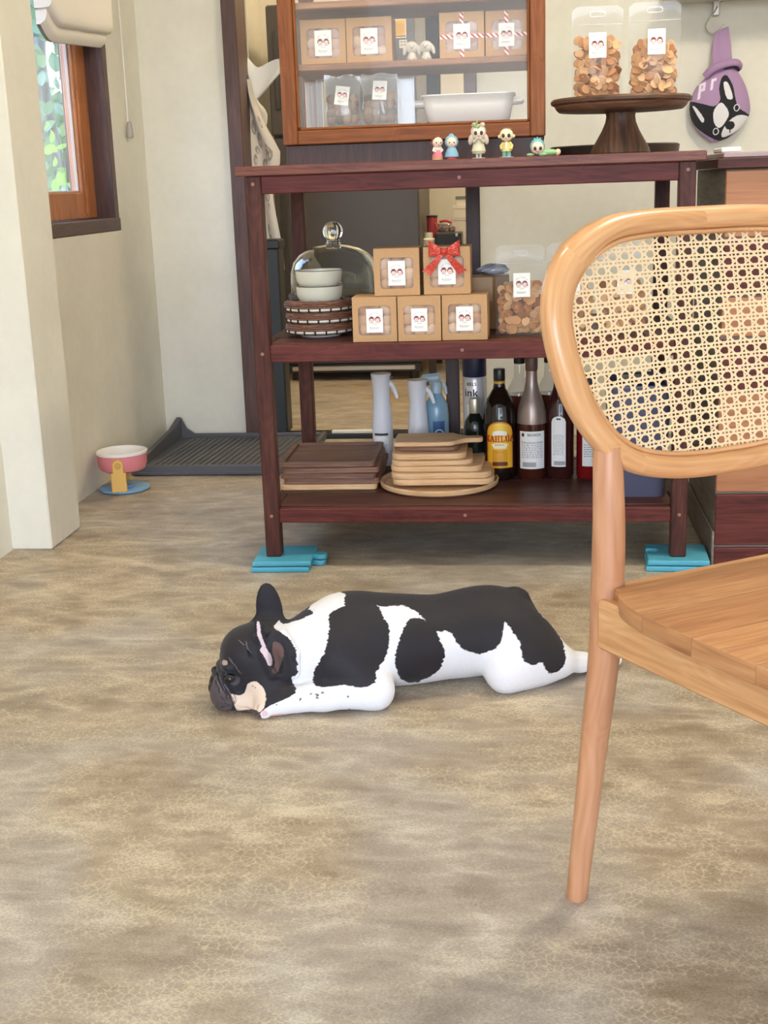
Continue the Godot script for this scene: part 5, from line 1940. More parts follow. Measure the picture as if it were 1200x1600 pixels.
func _bottom_shelf():
	var Y := 0.1507
	# dark rectangular serving boards, the top ones with a rim, a pale board at the bottom
	var names := ["pale wooden serving tray at the bottom of the dark tray stack", "dark walnut tray resting on the pale tray", "thin dark walnut tray in the middle of the stack", "dark walnut tray second from the top of the stack", "dark walnut tray with a raised rim, topmost of its stack"]
	var ang := [0.02, 0.03, -0.03, 0.05, 0.02]
	var offs := [Vector2(0, 0), Vector2(0.006, 0.004), Vector2(0.004, -0.004), Vector2(0.004, -0.004), Vector2(-0.004, 0.003)]
	for k in 5:
		var t := thing("wooden_tray", names[k], "tray", Vector3(-0.5325 + offs[k].x, Y + k * 0.0148, -3.325 - offs[k].y), ang[k], "rectangular trays on the bottom shelf")
		var m: Material = M.oak if k == 0 else (M.walnut if k in [1, 3] else M.walnut2)
		var xf := Transform3D(Basis(Vector3.RIGHT, Vector3.FORWARD, Vector3.UP), Vector3.ZERO)
		var g := G.new()
		g.prism(rrect(0.252, 0.262, 0.012, 4), 0.0, 0.0085, xf, 0.002)
		part("tray_base", g, m, t)
		g = G.new()
		g.ring(rrect(0.252, 0.262, 0.012, 4), rrect(0.226, 0.236, 0.008, 4), 0.0084, 0.0146, xf)
		part("rim", g, m, t)
	# round tray with a pile of pale boards
	var g := G.new()
	g.lathe(prof([0.0, 0.0, 0.146, 0.0, 0.154, 0.005, 0.156, 0.015, 0.153, 0.0175, 0.149, 0.015, 0.144, 0.008, 0.0, 0.008]), 60)
	one("round_board", g, M.oak, "pale round wooden tray at the bottom of the board pile", "tray", Vector3(-0.245, Y, -3.252))
	var bn := ["pale serving board lying directly on the round tray", "pale serving board with rounded corners, second above the round tray", "pale serving board third above the round tray", "pale serving board in the middle of the pile, pushed left", "pale thick board near the top with a worn edge", "short dark board under the topmost board", "pale board with a handle, topmost of the pile"]
	var bs := [[-0.232, 0.262, 0.20, 0.016, 0.03, 0], [-0.238, 0.258, 0.20, 0.016, 0.05, 0], [-0.246, 0.236, 0.19, 0.015, -0.03, 0], [-0.262, 0.210, 0.19, 0.014, 0.06, 0], [-0.268, 0.192, 0.18, 0.016, 0.02, 0], [-0.272, 0.170, 0.15, 0.012, -0.05, 1], [-0.272, 0.176, 0.13, 0.012, 0.03, 2]]
	var y := Y + 0.0178
	for k in 7:
		var q: Array = bs[k]
		var t := thing("serving_board", bn[k], "board", Vector3(q[0], y, -3.262 + [0.0, 0.0, -0.004, -0.006, -0.01, -0.02, -0.012][k]), q[4], "boards piled on the round tray")
		y += q[3] + 0.0004
		var poly := rrect(q[1], q[2], 0.032, 6)
		if q[5] == 2:
			poly = PackedVector2Array()
			for p in smoothline(Array(pts([-0.086, -0.05, -0.07, -0.062, 0.05, -0.064, 0.075, -0.045, 0.10, -0.022, 0.135, -0.018, 0.142, 0.0, 0.135, 0.018, 0.10, 0.022, 0.075, 0.045, 0.05, 0.064, -0.07, 0.062, -0.086, 0.05])), 4, true): poly.append(p)
		g = G.new()
		g.prism(poly, 0.0, q[3], Transform3D(Basis(Vector3.RIGHT, Vector3.FORWARD, Vector3.UP), Vector3.ZERO), 0.0035)
		part("board", g, M.walnut if q[5] == 1 else M.oak, t)
	_bottles(Y)

func lined_label(w: int, h: int, rows_: int, ink: Color, bar := true) -> StandardMaterial3D:
	var im := Image.create(w, h, false, Image.FORMAT_RGB8)
	im.fill(rgb(240, 238, 234))
	var r := RandomNumberGenerator.new()
	r.seed = w * 7 + h
	for k in rows_:
		var x := 10
		while x < w - 14:
			var l := r.randi_range(4, 14)
			im.fill_rect(Rect2i(x, int(h * 0.36) + k * int(h * 0.42 / rows_), mini(l, w - 12 - x), 3), ink)
			x += l + 4
	if bar:
		for k in 22: im.fill_rect(Rect2i(16 + k * 3, h - 34, 1 + (k * 7) % 2, 24), rgb(60, 56, 54))
	return printed(im, 0.45)

func _bottles(Y: float):
	# coffee liqueur with its arched yellow label
	var dark := mt(rgb(30, 19, 14), 0.07)
	var t := thing("liqueur_bottle", "dark liqueur bottle with an arched yellow label on the bottom shelf", "bottle", Vector3(-0.0875, Y, -3.33))
	var g := G.new()
	g.lathe(prof([0.0, 0.0, 0.038, 0.0, 0.042, 0.006, 0.0435, 0.03, 0.0435, 0.150, 0.0415, 0.182, 0.033, 0.212, 0.0215, 0.232, 0.0165, 0.240, 0.0160, 0.246, 0.0148, 0.249, 0.0145, 0.262, 0.0, 0.262]), 36)
	part("glass", g, dark, t)
	g = G.new()
	g.lathe(prof([0.0152, 0.2530, 0.0156, 0.2535, 0.0156, 0.2595, 0.0152, 0.2600]), 28)
	part("neck_band", g, mt(rgb(190, 150, 50), 0.4), t)
	g = G.new()
	g.lathe(prof([0.0, 0.262, 0.0150, 0.262, 0.0155, 0.264, 0.0155, 0.288, 0.0145, 0.291, 0.0, 0.2915]), 28)
	part("cap", g, mt(rgb(24, 22, 24), 0.35), t)
	var im := Image.create(160, 320, false, Image.FORMAT_RGB8)
	for yy in 320:
		for xx in 160:
			var u := absf(xx - 79.5) / 79.5
			var edge := u > 0.90 or yy < 10
			var c := rgb(236, 172, 38).lerp(rgb(246, 208, 84), clampf(1.0 - u * 1.2, 0.0, 1.0))
			if yy > 190 and u < 0.55: c = c.lerp(rgb(214, 140, 24), 0.7)
			if yy > 276 and yy < 304 and u < 0.55: c = rgb(96, 48, 24)
			if edge: c = rgb(198, 116, 40)
			im.set_pixel(xx, yy, c)
	fillpoly(im, PackedVector2Array([Vector2(42, 62), Vector2(118, 62), Vector2(126, 92), Vector2(34, 92)]), rgb(244, 238, 224))
	fillpoly(im, PackedVector2Array([Vector2(30, 148), Vector2(130, 148), Vector2(112, 184), Vector2(48, 184)]), rgb(246, 232, 196))
	for k in 6: im.fill_rect(Rect2i(52 + k * 9, 156, 6, 5), rgb(120, 90, 60))
	for k in 4: im.fill_rect(Rect2i(58 + k * 11, 208, 8, 5), rgb(190, 120, 20))
	part("label", curved(0.0439, 0.02, 0.86, 0.034, func(u): return 0.128 + 0.030 * sqrt(maxf(0.0, 1.0 - u * u))), printed(im, 0.35), t)
	for k in 2:
		part("lettering", bent(text("KAHLÚA", 0.0125, 0.0003, "Droid Serif", true), 0.0443 / (1.07 if k == 0 else 0.998)), mt(rgb(60, 22, 14) if k == 0 else rgb(206, 60, 30), 0.4), t, Transform3D(Basis.from_scale(Vector3(1.0, 1.25, 1.0) * (1.07 if k == 0 else 1.0)), Vector3(0.0008, 0.112, 0)))
	# small dark bottle with a silver cap
	t = thing("small_bottle", "small dark bottle with a silver cap beside the board pile", "bottle", Vector3(-0.1545, Y, -3.36))
	g = G.new()
	g.lathe(prof([0.0, 0.0, 0.026, 0.0, 0.029, 0.006, 0.029, 0.130, 0.0265, 0.148, 0.0150, 0.166, 0.0125, 0.172, 0.0, 0.172]), 28)
	part("glass", g, mt(rgb(24, 28, 24), 0.08), t)
	g = G.new()
	g.lathe(prof([0.0, 0.170, 0.0145, 0.170, 0.0150, 0.172, 0.0150, 0.206, 0.0140, 0.209, 0.0, 0.2095]), 24)
	part("cap", g, mt(rgb(190, 184, 168), 0.3, 0.7), t)
	# syrup bottle with the wrapped neck and the printed white label
	t = thing("syrup_bottle", "tall syrup bottle with a foil neck and white label next to the yellow-labelled bottle", "bottle", Vector3(-0.0035, Y, -3.33))
	g = G.new()
	g.lathe(prof([0.0, 0.0, 0.035, 0.0, 0.0385, 0.006, 0.0390, 0.150, 0.0375, 0.176, 0.0290, 0.205, 0.0, 0.207]), 36)
	part("syrup", g, mt(rgb(70, 32, 22), 0.07), t)
	g = G.new()
	g.lathe(prof([0.0392, 0.148, 0.0378, 0.178, 0.0292, 0.208, 0.0192, 0.236, 0.0155, 0.256, 0.0145, 0.285, 0.0, 0.286]), 36)
	part("shoulder", g, mt(rgb(148, 128, 116), 0.25, 0.35), t)
	g = G.new()
	g.lathe(prof([0.0, 0.2855, 0.0150, 0.2855, 0.0162, 0.288, 0.0162, 0.318, 0.0150, 0.321, 0.0, 0.322]), 24)
	part("cap", g, mt(rgb(104, 74, 64), 0.4), t)
	part("label", curved(0.0394, 0.03, 0.92, 0.030, func(_u): return 0.130), lined_label(128, 190, 8, rgb(130, 126, 130)), t)
	part("lettering", bent(text("MONIN", 0.0072, 0.0002, "Droid Serif", true), 0.0397), mt(rgb(60, 54, 60), 0.5), t, xfm(Vector3(0, 0.1205, 0), 0, 0.16))
	part("lettering", bent(text("Pamplemousse", 0.0062, 0.0002, "Droid Serif", false), 0.0397), mt(rgb(90, 84, 92), 0.5), t, xfm(Vector3(0, 0.1005, 0), 0, 0.03))
	g = G.new()
	g.ball(Vector3.ZERO, Vector3(0.0042, 0.0052, 0.0008), 10, 8)
	part("crest", g, mt(rgb(66, 40, 48), 0.5), t, xfm(Vector3(sin(-0.62) * 0.0396, 0.1205, cos(-0.62) * 0.0396), 0, -0.62))
	# second syrup bottle, turned so that its back label shows
	t = thing("syrup_bottle", "dark syrup bottle with a narrow round-ended label, beside the chair back", "bottle", Vector3(0.070, Y, -3.335))
	g = G.new()
	g.lathe(prof([0.0, 0.0, 0.033, 0.0, 0.0365, 0.006, 0.037, 0.160, 0.0355, 0.182, 0.026, 0.212, 0.0170, 0.240, 0.0150, 0.268, 0.0, 0.269]), 36)
	part("glass", g, mt(rgb(58, 27, 24), 0.07), t)
	g = G.new()
	g.lathe(prof([0.0, 0.268, 0.0158, 0.268, 0.0162, 0.270, 0.0162, 0.298, 0.0150, 0.301, 0.0, 0.302]), 24)
	part("cap", g, M.black, t)
	var lb := lined_label(84, 300, 14, rgb(150, 146, 144))
	part("label", curved(0.0374, -0.12, 0.52, 0.034, func(u): return 0.152 + 0.016 * sqrt(maxf(0.0, 1.0 - u * u))), lb, t)
	g = G.new()
	g.box(Vector3.ZERO, Vector3(0.011, 0.004, 0.0006), 0.0002)
	part("badge", g, mt(rgb(52, 82, 66), 0.4), t, xfm(Vector3(sin(-0.12) * 0.0378, 0.161, cos(-0.12) * 0.0378), 0, -0.12))
	# bottles behind
	for q in [[-0.036, -3.445, "clear-necked bottle with a black cap standing behind the foil-necked syrup bottle", rgb(96, 44, 32)], [0.045, -3.455, "clear-necked bottle with a black cap at the back, half behind the chair", rgb(104, 50, 38)]]:
		t = thing("tall_bottle", q[2], "bottle", Vector3(q[0], Y, q[1]), 0.0, "bottles at the back of the bottom shelf")
		g = G.new()
		g.lathe(prof([0.0, 0.0, 0.031, 0.0, 0.0345, 0.006, 0.035, 0.205, 0.0, 0.205]), 32)
		part("syrup", g, mt(q[3], 0.1), t)
		g = G.new()
		g.lathe(prof([0.0352, 0.204, 0.034, 0.214, 0.022, 0.238, 0.0150, 0.252, 0.0135, 0.290, 0.0, 0.290]), 32)
		part("neck", g, glass(0.22, Color(0.92, 0.88, 0.84), 0.04), t)
		g = G.new()
		g.lathe(prof([0.0, 0.288, 0.0150, 0.288, 0.0154, 0.290, 0.0154, 0.318, 0.0142, 0.321, 0.0, 0.321]), 24)
		part("cap", g, M.black, t)
	t = thing("red_bottle", "red bottle with a white label between the dark syrup bottle and the chair leg", "bottle", Vector3(0.147, Y, -3.33))
	g = G.new()
	g.lathe(prof([0.0, 0.0, 0.031, 0.0, 0.034, 0.006, 0.034, 0.150, 0.026, 0.185, 0.0145, 0.215, 0.0135, 0.25, 0.0, 0.25]), 32)
	part("glass", g, mt(rgb(120, 22, 24), 0.08), t)
	g = G.new()
	g.lathe(prof([0.0, 0.25, 0.0150, 0.25, 0.0150, 0.278, 0.0, 0.279]), 20)
	part("cap", g, M.black, t)
	part("label", curved(0.0344, 0.1, 0.7, 0.035, func(_u): return 0.125), lined_label(96, 150, 6, rgb(120, 120, 140), false), t)
	# spray can
	t = thing("spray_can", "white drink spray can with a navy cap behind the small dark bottle", "can", Vector3(-0.158, Y, -3.455))
	g = G.new()
	g.lathe(prof([0.0, 0.0, 0.030, 0.0, 0.0325, 0.003, 0.0325, 0.246, 0.030, 0.254, 0.0, 0.254]), 36)
	part("can_body", g, mt(rgb(206, 202, 198), 0.25, 0.2), t)
	g = G.new()
	g.lathe(prof([0.0, 0.2545, 0.0318, 0.2545, 0.0325, 0.256, 0.0325, 0.313, 0.030, 0.316, 0.0, 0.3165]), 36)
	part("cap", g, mt(rgb(30, 34, 62), 0.4), t)
	part("lettering", bent(text("KELS", 0.0088, 0.0003, "Droid Sans", true), 0.0327), mt(rgb(40, 36, 40), 0.5), t, xfm(Vector3(0, 0.236, 0), 0, -0.22))
	part("lettering", bent(text("ink", 0.0185, 0.0003, "Droid Sans", true), 0.0327), mt(rgb(40, 36, 40), 0.5), t, xfm(Vector3(0, 0.2115, 0), 0, -0.30))
	part("label", curved(0.0327, -0.35, 0.30, 0.05, func(_u): return 0.180), lined_label(60, 260, 20, rgb(100, 96, 98), false), t)
	# fine-mist spray bottles
	for s in 2:
		t = thing("spray_bottle", ["white mist spray bottle behind the trays, the left one", "white mist spray bottle next to the blue bottle"][s], "spray bottle", Vector3([-0.420, -0.3165][s], Y, [-3.50, -3.475][s]), 0.0, "white mist spray bottles")
		var white := mt(rgb(222, 221, 224), 0.35)
		var k := 1.0 if s == 0 else 0.94
		g = G.new()
		g.lathe(prof([0.0, 0.0, 0.026, 0.0, 0.029, 0.006, 0.029 , 0.11 * k, 0.0265, 0.150 * k, 0.0235, 0.185 * k, 0.0235, 0.20 * k, 0.0275, 0.250 * k, 0.0285, 0.259 * k, 0.0, 0.262 * k]), 32)
		part("bottle_body", g, white, t)
		g = G.new()
		g.tube(smoothline([Vector3(0.020, 0.235 * k, 0.006), Vector3(0.032, 0.226 * k, 0.008), Vector3(0.040, 0.208 * k, 0.010), Vector3(0.046, 0.190 * k, 0.012)], 4), [0.006, 0.006, 0.006, 0.006, 0.0055, 0.005, 0.005, 0.005, 0.0045, 0.004, 0.004, 0.0035, 0.003], 10, false, true, Vector2(1.3, 0.6))
		part("trigger", g, white, t)
		g = G.new()
		g.box(Vector3(0.029, 0.247 * k, 0.004), Vector3(0.010, 0.010, 0.010), 0.002)
		part("nozzle", g, mt(rgb(70, 68, 72), 0.4), t)
		part("label", curved(0.0293, -0.1, 0.8, 0.02, func(_u): return 0.085), lined_label(100, 130, 6, rgb(130, 120, 118), false), t)
		g = G.new()
		part("label_band", curved(0.0295, -0.05, 0.7, 0.088, func(_u): return 0.0945), mt(rgb(44, 42, 50), 0.5), t)
	t = thing("blue_spray_bottle", "clear spray bottle of blue liquid beside the white spray bottles", "spray bottle", Vector3(-0.268, Y, -3.515))
	g = G.new()
	g.lathe(prof([0.0, 0.0, 0.030, 0.0, 0.034, 0.006, 0.034, 0.14, 0.031, 0.17, 0.0165, 0.195, 0.0145, 0.205, 0.0, 0.205]), 32)
	part("bottle_body", g, mt(rgb(134, 168, 186), 0.15), t)
	g = G.new()
	g.lathe(prof([0.0, 0.200, 0.0165, 0.200, 0.0165, 0.222, 0.012, 0.230, 0.0, 0.231]), 24)
	g.box(Vector3(0.006, 0.242, 0.0), Vector3(0.058, 0.024, 0.020), 0.008, xfm(Vector3.ZERO, 0, 0, 0.08))
	g.tube([Vector3(0.018, 0.232, 0), Vector3(0.026, 0.214, 0), Vector3(0.028, 0.196, 0)], [0.005, 0.005, 0.004], 8)
	part("spray_head", g, mt(rgb(186, 206, 214), 0.3), t)
	part("label", curved(0.0343, 0.25, 0.5, 0.05, func(_u): return 0.125), mt(rgb(58, 92, 140), 0.4), t)
	g = G.new()
	var ring_ := []
	for i in 20: ring_.append(Vector3(cos(TAU * i / 20) * 0.013, sin(TAU * i / 20) * 0.013, 0))
	g.tube(ring_, 0.0018, 6, true)
	part("emblem", g, mt(rgb(214, 226, 234), 0.4), t, xfm(Vector3(sin(0.25) * 0.0346, 0.088, cos(0.25) * 0.0346), 0, 0.25))
	# grey-blue plastic bin
	t = thing("plastic_bin", "translucent grey-blue plastic bin on the bottom shelf behind the chair", "bin", Vector3(0.258, Y, -3.20))
	g = G.new()
	var rows := []
	for q in [[0.120, 0.0, 0.20], [0.126, 0.004, 0.206], [0.150, 0.27, 0.23], [0.156, 0.272, 0.236], [0.156, 0.279, 0.236], [0.146, 0.279, 0.226], [0.122, 0.006, 0.20], [0.001, 0.006, 0.001]]:
		var row := PackedVector3Array()
		var rp := rrect(q[0], q[2], minf(0.02, q[0] * 0.45), 5)
		for i in rp.size() + 1: row.append(Vector3(rp[i % rp.size()].x, q[1], -rp[i % rp.size()].y))
		rows.append(row)
	g.surf(rows)
	part("tub", g, mt(rgb(98, 100, 122), 0.3), t)
	g = G.new()
	g.lathe(prof([0.0, 0.0, 0.062, 0.0, 0.062, 0.004, 0.0, 0.004]), 4, xfm(Vector3(0, 0.2795, 0), 0, PI / 4))
	part("lid", g, mt(rgb(120, 122, 142), 0.3), t)

# ---------- on the floor ----------
func _floor_things():
	# puzzle mats in pairs under the rack's front legs
	var xf := Transform3D(Basis(Vector3.RIGHT, Vector3.FORWARD, Vector3.UP), Vector3.ZERO)
	for s in 2:
		for k in 2:
			var t := thing("foam_tile", [["lower teal foam tile under the rack's front leg near the tray mat", "upper teal foam tile the rack leg nearer the dog's head stands on"], ["lower teal foam tile under the rack leg beside the dresser", "upper teal foam tile the rack leg beside the dresser stands on"]][s][k], "foam tile", Vector3([-0.622, 0.343][s] + k * 0.003, 0.0006 + k * 0.0146, [-3.025, -3.035][s] - k * 0.002), [0.02, -0.05][s] + k * 0.015, "teal foam tiles under the rack legs")
			var g := G.new()
			var p := PackedVector2Array()
			var half := 0.072
			p.append_array(PackedVector2Array([Vector2(-half, -half), Vector2(half, -half)]))
			if s == 0:
				# one jigsaw knob on the right side
				p.append(Vector2(half, -0.012))
				for i in 11:
					var a := -PI * 0.72 + PI * 1.44 * i / 10
					p.append(Vector2(half + 0.017 + 0.017 * cos(a), 0.018 * sin(a)))
				p.append(Vector2(half, 0.012))
			p.append_array(PackedVector2Array([Vector2(half, half), Vector2(-half, half)]))
			if s == 1:
				p.append(Vector2(-half, 0.030))
				for i in 9:
					var a := PI * 0.6 - PI * 1.2 * i / 8
					p.append(Vector2(-half + 0.016 + 0.013 * cos(a), 0.018 + 0.013 * sin(a)))
				p.append(Vector2(-half, 0.006))
			g.prism(p, 0.0, 0.0125, xf, 0.002)
			part("foam", g, mt(rgb(78, 164, 188), 0.55), t)
	# pet bowl on a tilting stand
	var t := thing("pet_bowl", "pink and white pet bowl on yellow arms and a blue base by the wall", "pet bowl", Vector3(-1.298, 0, -3.845), 0.35)
	var g := G.new()
	g.lathe(prof([0.0, 0.001, 0.076, 0.001, 0.081, 0.005, 0.079, 0.011, 0.070, 0.015, 0.0, 0.017]), 40)
	part("base", g, mt(rgb(122, 160, 190), 0.35), t)
	g = G.new()
	g.ball(Vector3(0.012, 0.018, 0.035), Vector3(0.020, 0.006, 0.010), 14, 8)
	part("base_latch", g, mt(rgb(104, 142, 176), 0.35), t)
	g = G.new()
	g.lathe(prof([0.0, 0.064, 0.058, 0.064, 0.070, 0.070, 0.077, 0.086, 0.0775, 0.120]), 44)
	part("bowl_shell", g, mt(rgb(222, 132, 136), 0.4), t)
	g = G.new()
	g.lathe(prof([0.0775, 0.118, 0.0805, 0.120, 0.0805, 0.127, 0.076, 0.129, 0.072, 0.124, 0.060, 0.095, 0.04, 0.082, 0.0, 0.080]), 44)
	part("bowl_rim", g, mt(rgb(236, 230, 222), 0.3), t)
	for s in [1.0, -1.0]:
		g = G.new()
		var p := PackedVector2Array([Vector2(-0.024, 0.010), Vector2(0.024, 0.010), Vector2(0.024, 0.070), Vector2(0.018, 0.072)])
		for i in 9: p.append(Vector2(0.018 * cos(PI * i / 8), 0.096 + 0.018 * sin(PI * i / 8)))
		p.append_array(PackedVector2Array([Vector2(-0.018, 0.072), Vector2(-0.024, 0.070)]))
		var ax := Transform3D(Basis.IDENTITY if s > 0 else Basis(Vector3.UP, PI), Vector3(-0.018 * s if s > 0 else 0.0, 0, 0.076 * s))
		g.prism(p, -0.007, 0.009, ax, 0.003)
		part("arm", g, mt(rgb(222, 174, 84), 0.45), t)
		g = G.new()
		g.lathe(prof([0.0, 0.0, 0.011, 0.0, 0.011, 0.003, 0.007, 0.0032, 0.006, 0.001, 0.0, 0.001]), 20, ax * xfm(Vector3(0, 0.095, 0.009), PI / 2))
		part("pivot", g, mt(rgb(206, 156, 70), 0.45), t)
	# ribbed black tray mat with a raised end
	t = thing("tray_mat", "black ribbed tray mat with one raised end, before the doorway", "mat", Vector3(0, 0, 0))
	var blk := mt(rgb(84, 84, 88), 0.55)
	g = G.new()
	g.box(Vector3(-1.05, 0.008, -4.33), Vector3(0.56, 0.014, 0.60), 0.004)
	part("tray_base", g, blk, t)
	g = G.new()
	g.box(Vector3(-1.05, 0.018, -4.044), Vector3(0.57, 0.034, 0.018), 0.005)
	g.box(Vector3(-1.05, 0.016, -4.622), Vector3(0.57, 0.028, 0.014), 0.005)
	g.box(Vector3(-0.774, 0.018, -4.33), Vector3(0.016, 0.034, 0.59), 0.005)
	part("rim", g, blk, t)
	g = G.new()
	var prf := PackedVector2Array([Vector2(-4.632, 0.002), Vector2(-4.632, 0.088), Vector2(-4.612, 0.094), Vector2(-4.50, 0.070), Vector2(-4.16, 0.044), Vector2(-4.036, 0.036), Vector2(-4.036, 0.002)])
	# local x of the profile is world z; sweep along world x
	var bx := Transform3D(Basis(Vector3(0, 0, 1), Vector3(0, 1, 0), Vector3(-1, 0, 0)), Vector3.ZERO)
	if Geometry2D.is_polygon_clockwise(prf): prf.reverse()
	g.prism(prf, 1.318, 1.334, bx, 0.003)
	part("raised_end", g, blk, t)
	g = G.new()
	g.prism(PackedVector2Array([Vector2(-1.32, 0.002), Vector2(-1.25, 0.014), Vector2(-1.25, 0.016), Vector2(-1.30, 0.05), Vector2(-1.318, 0.09)]), -4.628, -4.618, Transform3D.IDENTITY, 0.001)
	part("end_wing", g, blk, t)
	for k in 22:
		g = G.new()
		var x := -1.262 + k * 0.0222
		g.tube([Vector3(x - 0.028, 0.016, -4.085), Vector3(x + 0.0, 0.016, -4.585)], 0.0062, 8, false, true, Vector2(0.75, 1.0))
		part("rib", g, blk, t)

# ---------- dresser, hanging things, the room beyond, the garden ----------
func _background():
	var t := thing("dresser", "wooden dresser with a dark top, orange and dark red drawers beside the rack", "dresser", Vector3(0.432, 0, -3.02))
	var W := 0.62
	var D := 0.52
	var mk := func(called: String, x0: float, x1: float, y0: float, y1: float, z0: float, z1: float, m: Material):
		var g := G.new()
		g.box(Vector3((x0 + x1) / 2, (y0 + y1) / 2, -(z0 + z1) / 2), Vector3(x1 - x0, y1 - y0, absf(z1 - z0)), 0.002)
		return part(called, g, m, t)
	mk.call("carcass", 0.0, W, 0.0, 0.926, 0.010, D, M.carcass)
	mk.call("top_board", -0.022, W + 0.02, 0.9265, 0.9495, -0.012, D + 0.01, M.maroon)
	mk.call("stone_top", -0.008, W + 0.01, 0.950, 0.962, 0.0, D, mt(rgb(150, 120, 116), 0.25))
	mk.call("plinth", 0.0, W, 0.001, 0.044, 0.0, 0.0095, M.maroon_red)
	mk.call("drawer", 0.0, W, 0.050, 0.176, 0.0, 0.0095, M.maroon_red)
	mk.call("drawer", 0.0, W, 0.182, 0.420, 0.0, 0.0095, M.dresser)
	mk.call("drawer", 0.0, W, 0.426, 0.545, 0.0, 0.0095, M.maroon_red)
	mk.call("drawer", 0.0, W, 0.551, 0.640, 0.0, 0.0095, M.dresser)
	mk.call("drawer", 0.0, W, 0.646, 0.770, 0.0, 0.0095, M.maroon_red)
	mk.call("drawer", 0.0, W, 0.776, 0.9225, 0.0, 0.0095, M.dresser)
	mk.call("side_ledge", -0.006, 0.0, 0.0, 0.085, 0.0, D, M.carcass)
	var g := G.new()
	g.box(Vector3(0, 0.006, 0), Vector3(0.045, 0.012, 0.14), 0.003)
	one("paper_pad", g, mt(rgb(250, 248, 240), 0.6), "bright white pad lying on the dresser top beside the rack", "pad", Vector3(0.452, 0.9625, -3.16))

	# shelf and hook with the knotted bag
	t = thing("wall_shelf", "grey-white wall shelf above the hanging bag", "shelf", Vector3(0.80, 1.472, -4.66))
	g = G.new()
	g.box(Vector3(0, 0.012, 0.10), Vector3(0.74, 0.024, 0.20), 0.002)
	part("board", g, mt(rgb(206, 200, 190), 0.6), t)
	g = G.new()
	g.box(Vector3(-0.186, -0.02, 0.010), Vector3(0.022, 0.05, 0.018), 0.003)
	part("bracket", g, mt(rgb(196, 190, 180), 0.4, 0.4), t)
	t = thing("hook", "thin steel hook under the wall shelf", "hook", Vector3(0.612, 1.452, -4.640))
	g = G.new()
	g.tube(smoothline([Vector3(0.004, 0.004, 0.0), Vector3(-0.004, -0.012, 0.004), Vector3(-0.026, -0.040, 0.006), Vector3(-0.033, -0.062, 0.008), Vector3(-0.020, -0.080, 0.012), Vector3(0.006, -0.078, 0.016), Vector3(0.028, -0.054, 0.018)], 5), 0.0022, 8)
	part("wire", g, mt(rgb(180, 176, 168), 0.25, 0.8), t)
	_bag()
	_doorway()
	_garden()

func _bag():
	var t := thing("knot_bag", "purple knitted knot bag with a bulldog face hanging on a hook", "bag", Vector3(0.628, 1.020, -4.622))
	# outline half widths by height: tip, belly, neck
	var g := G.new()
	var L := smoothline(Array(pts([-0.020, 0.0, -0.060, 0.030, -0.090, 0.075, -0.096, 0.130, -0.076, 0.180, -0.040, 0.215, -0.026, 0.240, -0.028, 0.300, -0.018, 0.355])), 3)
	var R := smoothline(Array(pts([0.0, 0.0, 0.050, 0.020, 0.096, 0.070, 0.104, 0.115, 0.086, 0.180, 0.054, 0.235, 0.040, 0.262, 0.034, 0.310, 0.024, 0.370])), 3)
	var rows := []
	for j in L.size():
		var f := float(j) / (L.size() - 1)
		var row := PackedVector3Array()
		for i in 29:
			var a := TAU * (i % 28) / 28
			var u := -cos(a)
			var c: Vector2 = L[j].lerp(R[j], (u + 1.0) / 2.0)
			var thick := 0.034 * sin(PI * clampf(f * 1.15, 0.0, 1.0)) * (1.0 - 0.4 * f) + 0.006
			row.append(Vector3(c.x, c.y, sin(a) * thick + 0.003 * sin(u * 5.0 + f * 9.0) * (1.0 - u * u)))
		rows.append(row)
	var us := []
	for i in 29: us.append(0.5 - 0.5 * cos(TAU * i / 28))
	var vs := []
	for j in L.size(): vs.append(1.0 - ((L[j] as Vector2).y + (R[j] as Vector2).y) * 0.5 / 0.37)
	g.surf(rows, us, vs)
	part("bag_body", g, bag_print(rows), t)
	# the loop pulled over: a cuff round the neck
	g = G.new()
	g.tube(smoothline([Vector3(-0.050, 0.212, 0.018), Vector3(-0.030, 0.232, 0.030), Vector3(0.010, 0.248, 0.034), Vector3(0.050, 0.252, 0.026), Vector3(0.066, 0.240, 0.004), Vector3(0.040, 0.232, -0.016)], 4), 0.011, 10, false, true, Vector2(1.2, 0.7))
	part("loop", g, cloth(rgb(164, 132, 166)), t)
	g = G.new()
	g.tube(smoothline([Vector3(0.010, 0.234, 0.032), Vector3(0.045, 0.238, 0.026), Vector3(0.063, 0.228, 0.006)], 4), 0.004, 8)
	part("loop_edge", g, cloth(rgb(58, 46, 62)), t)

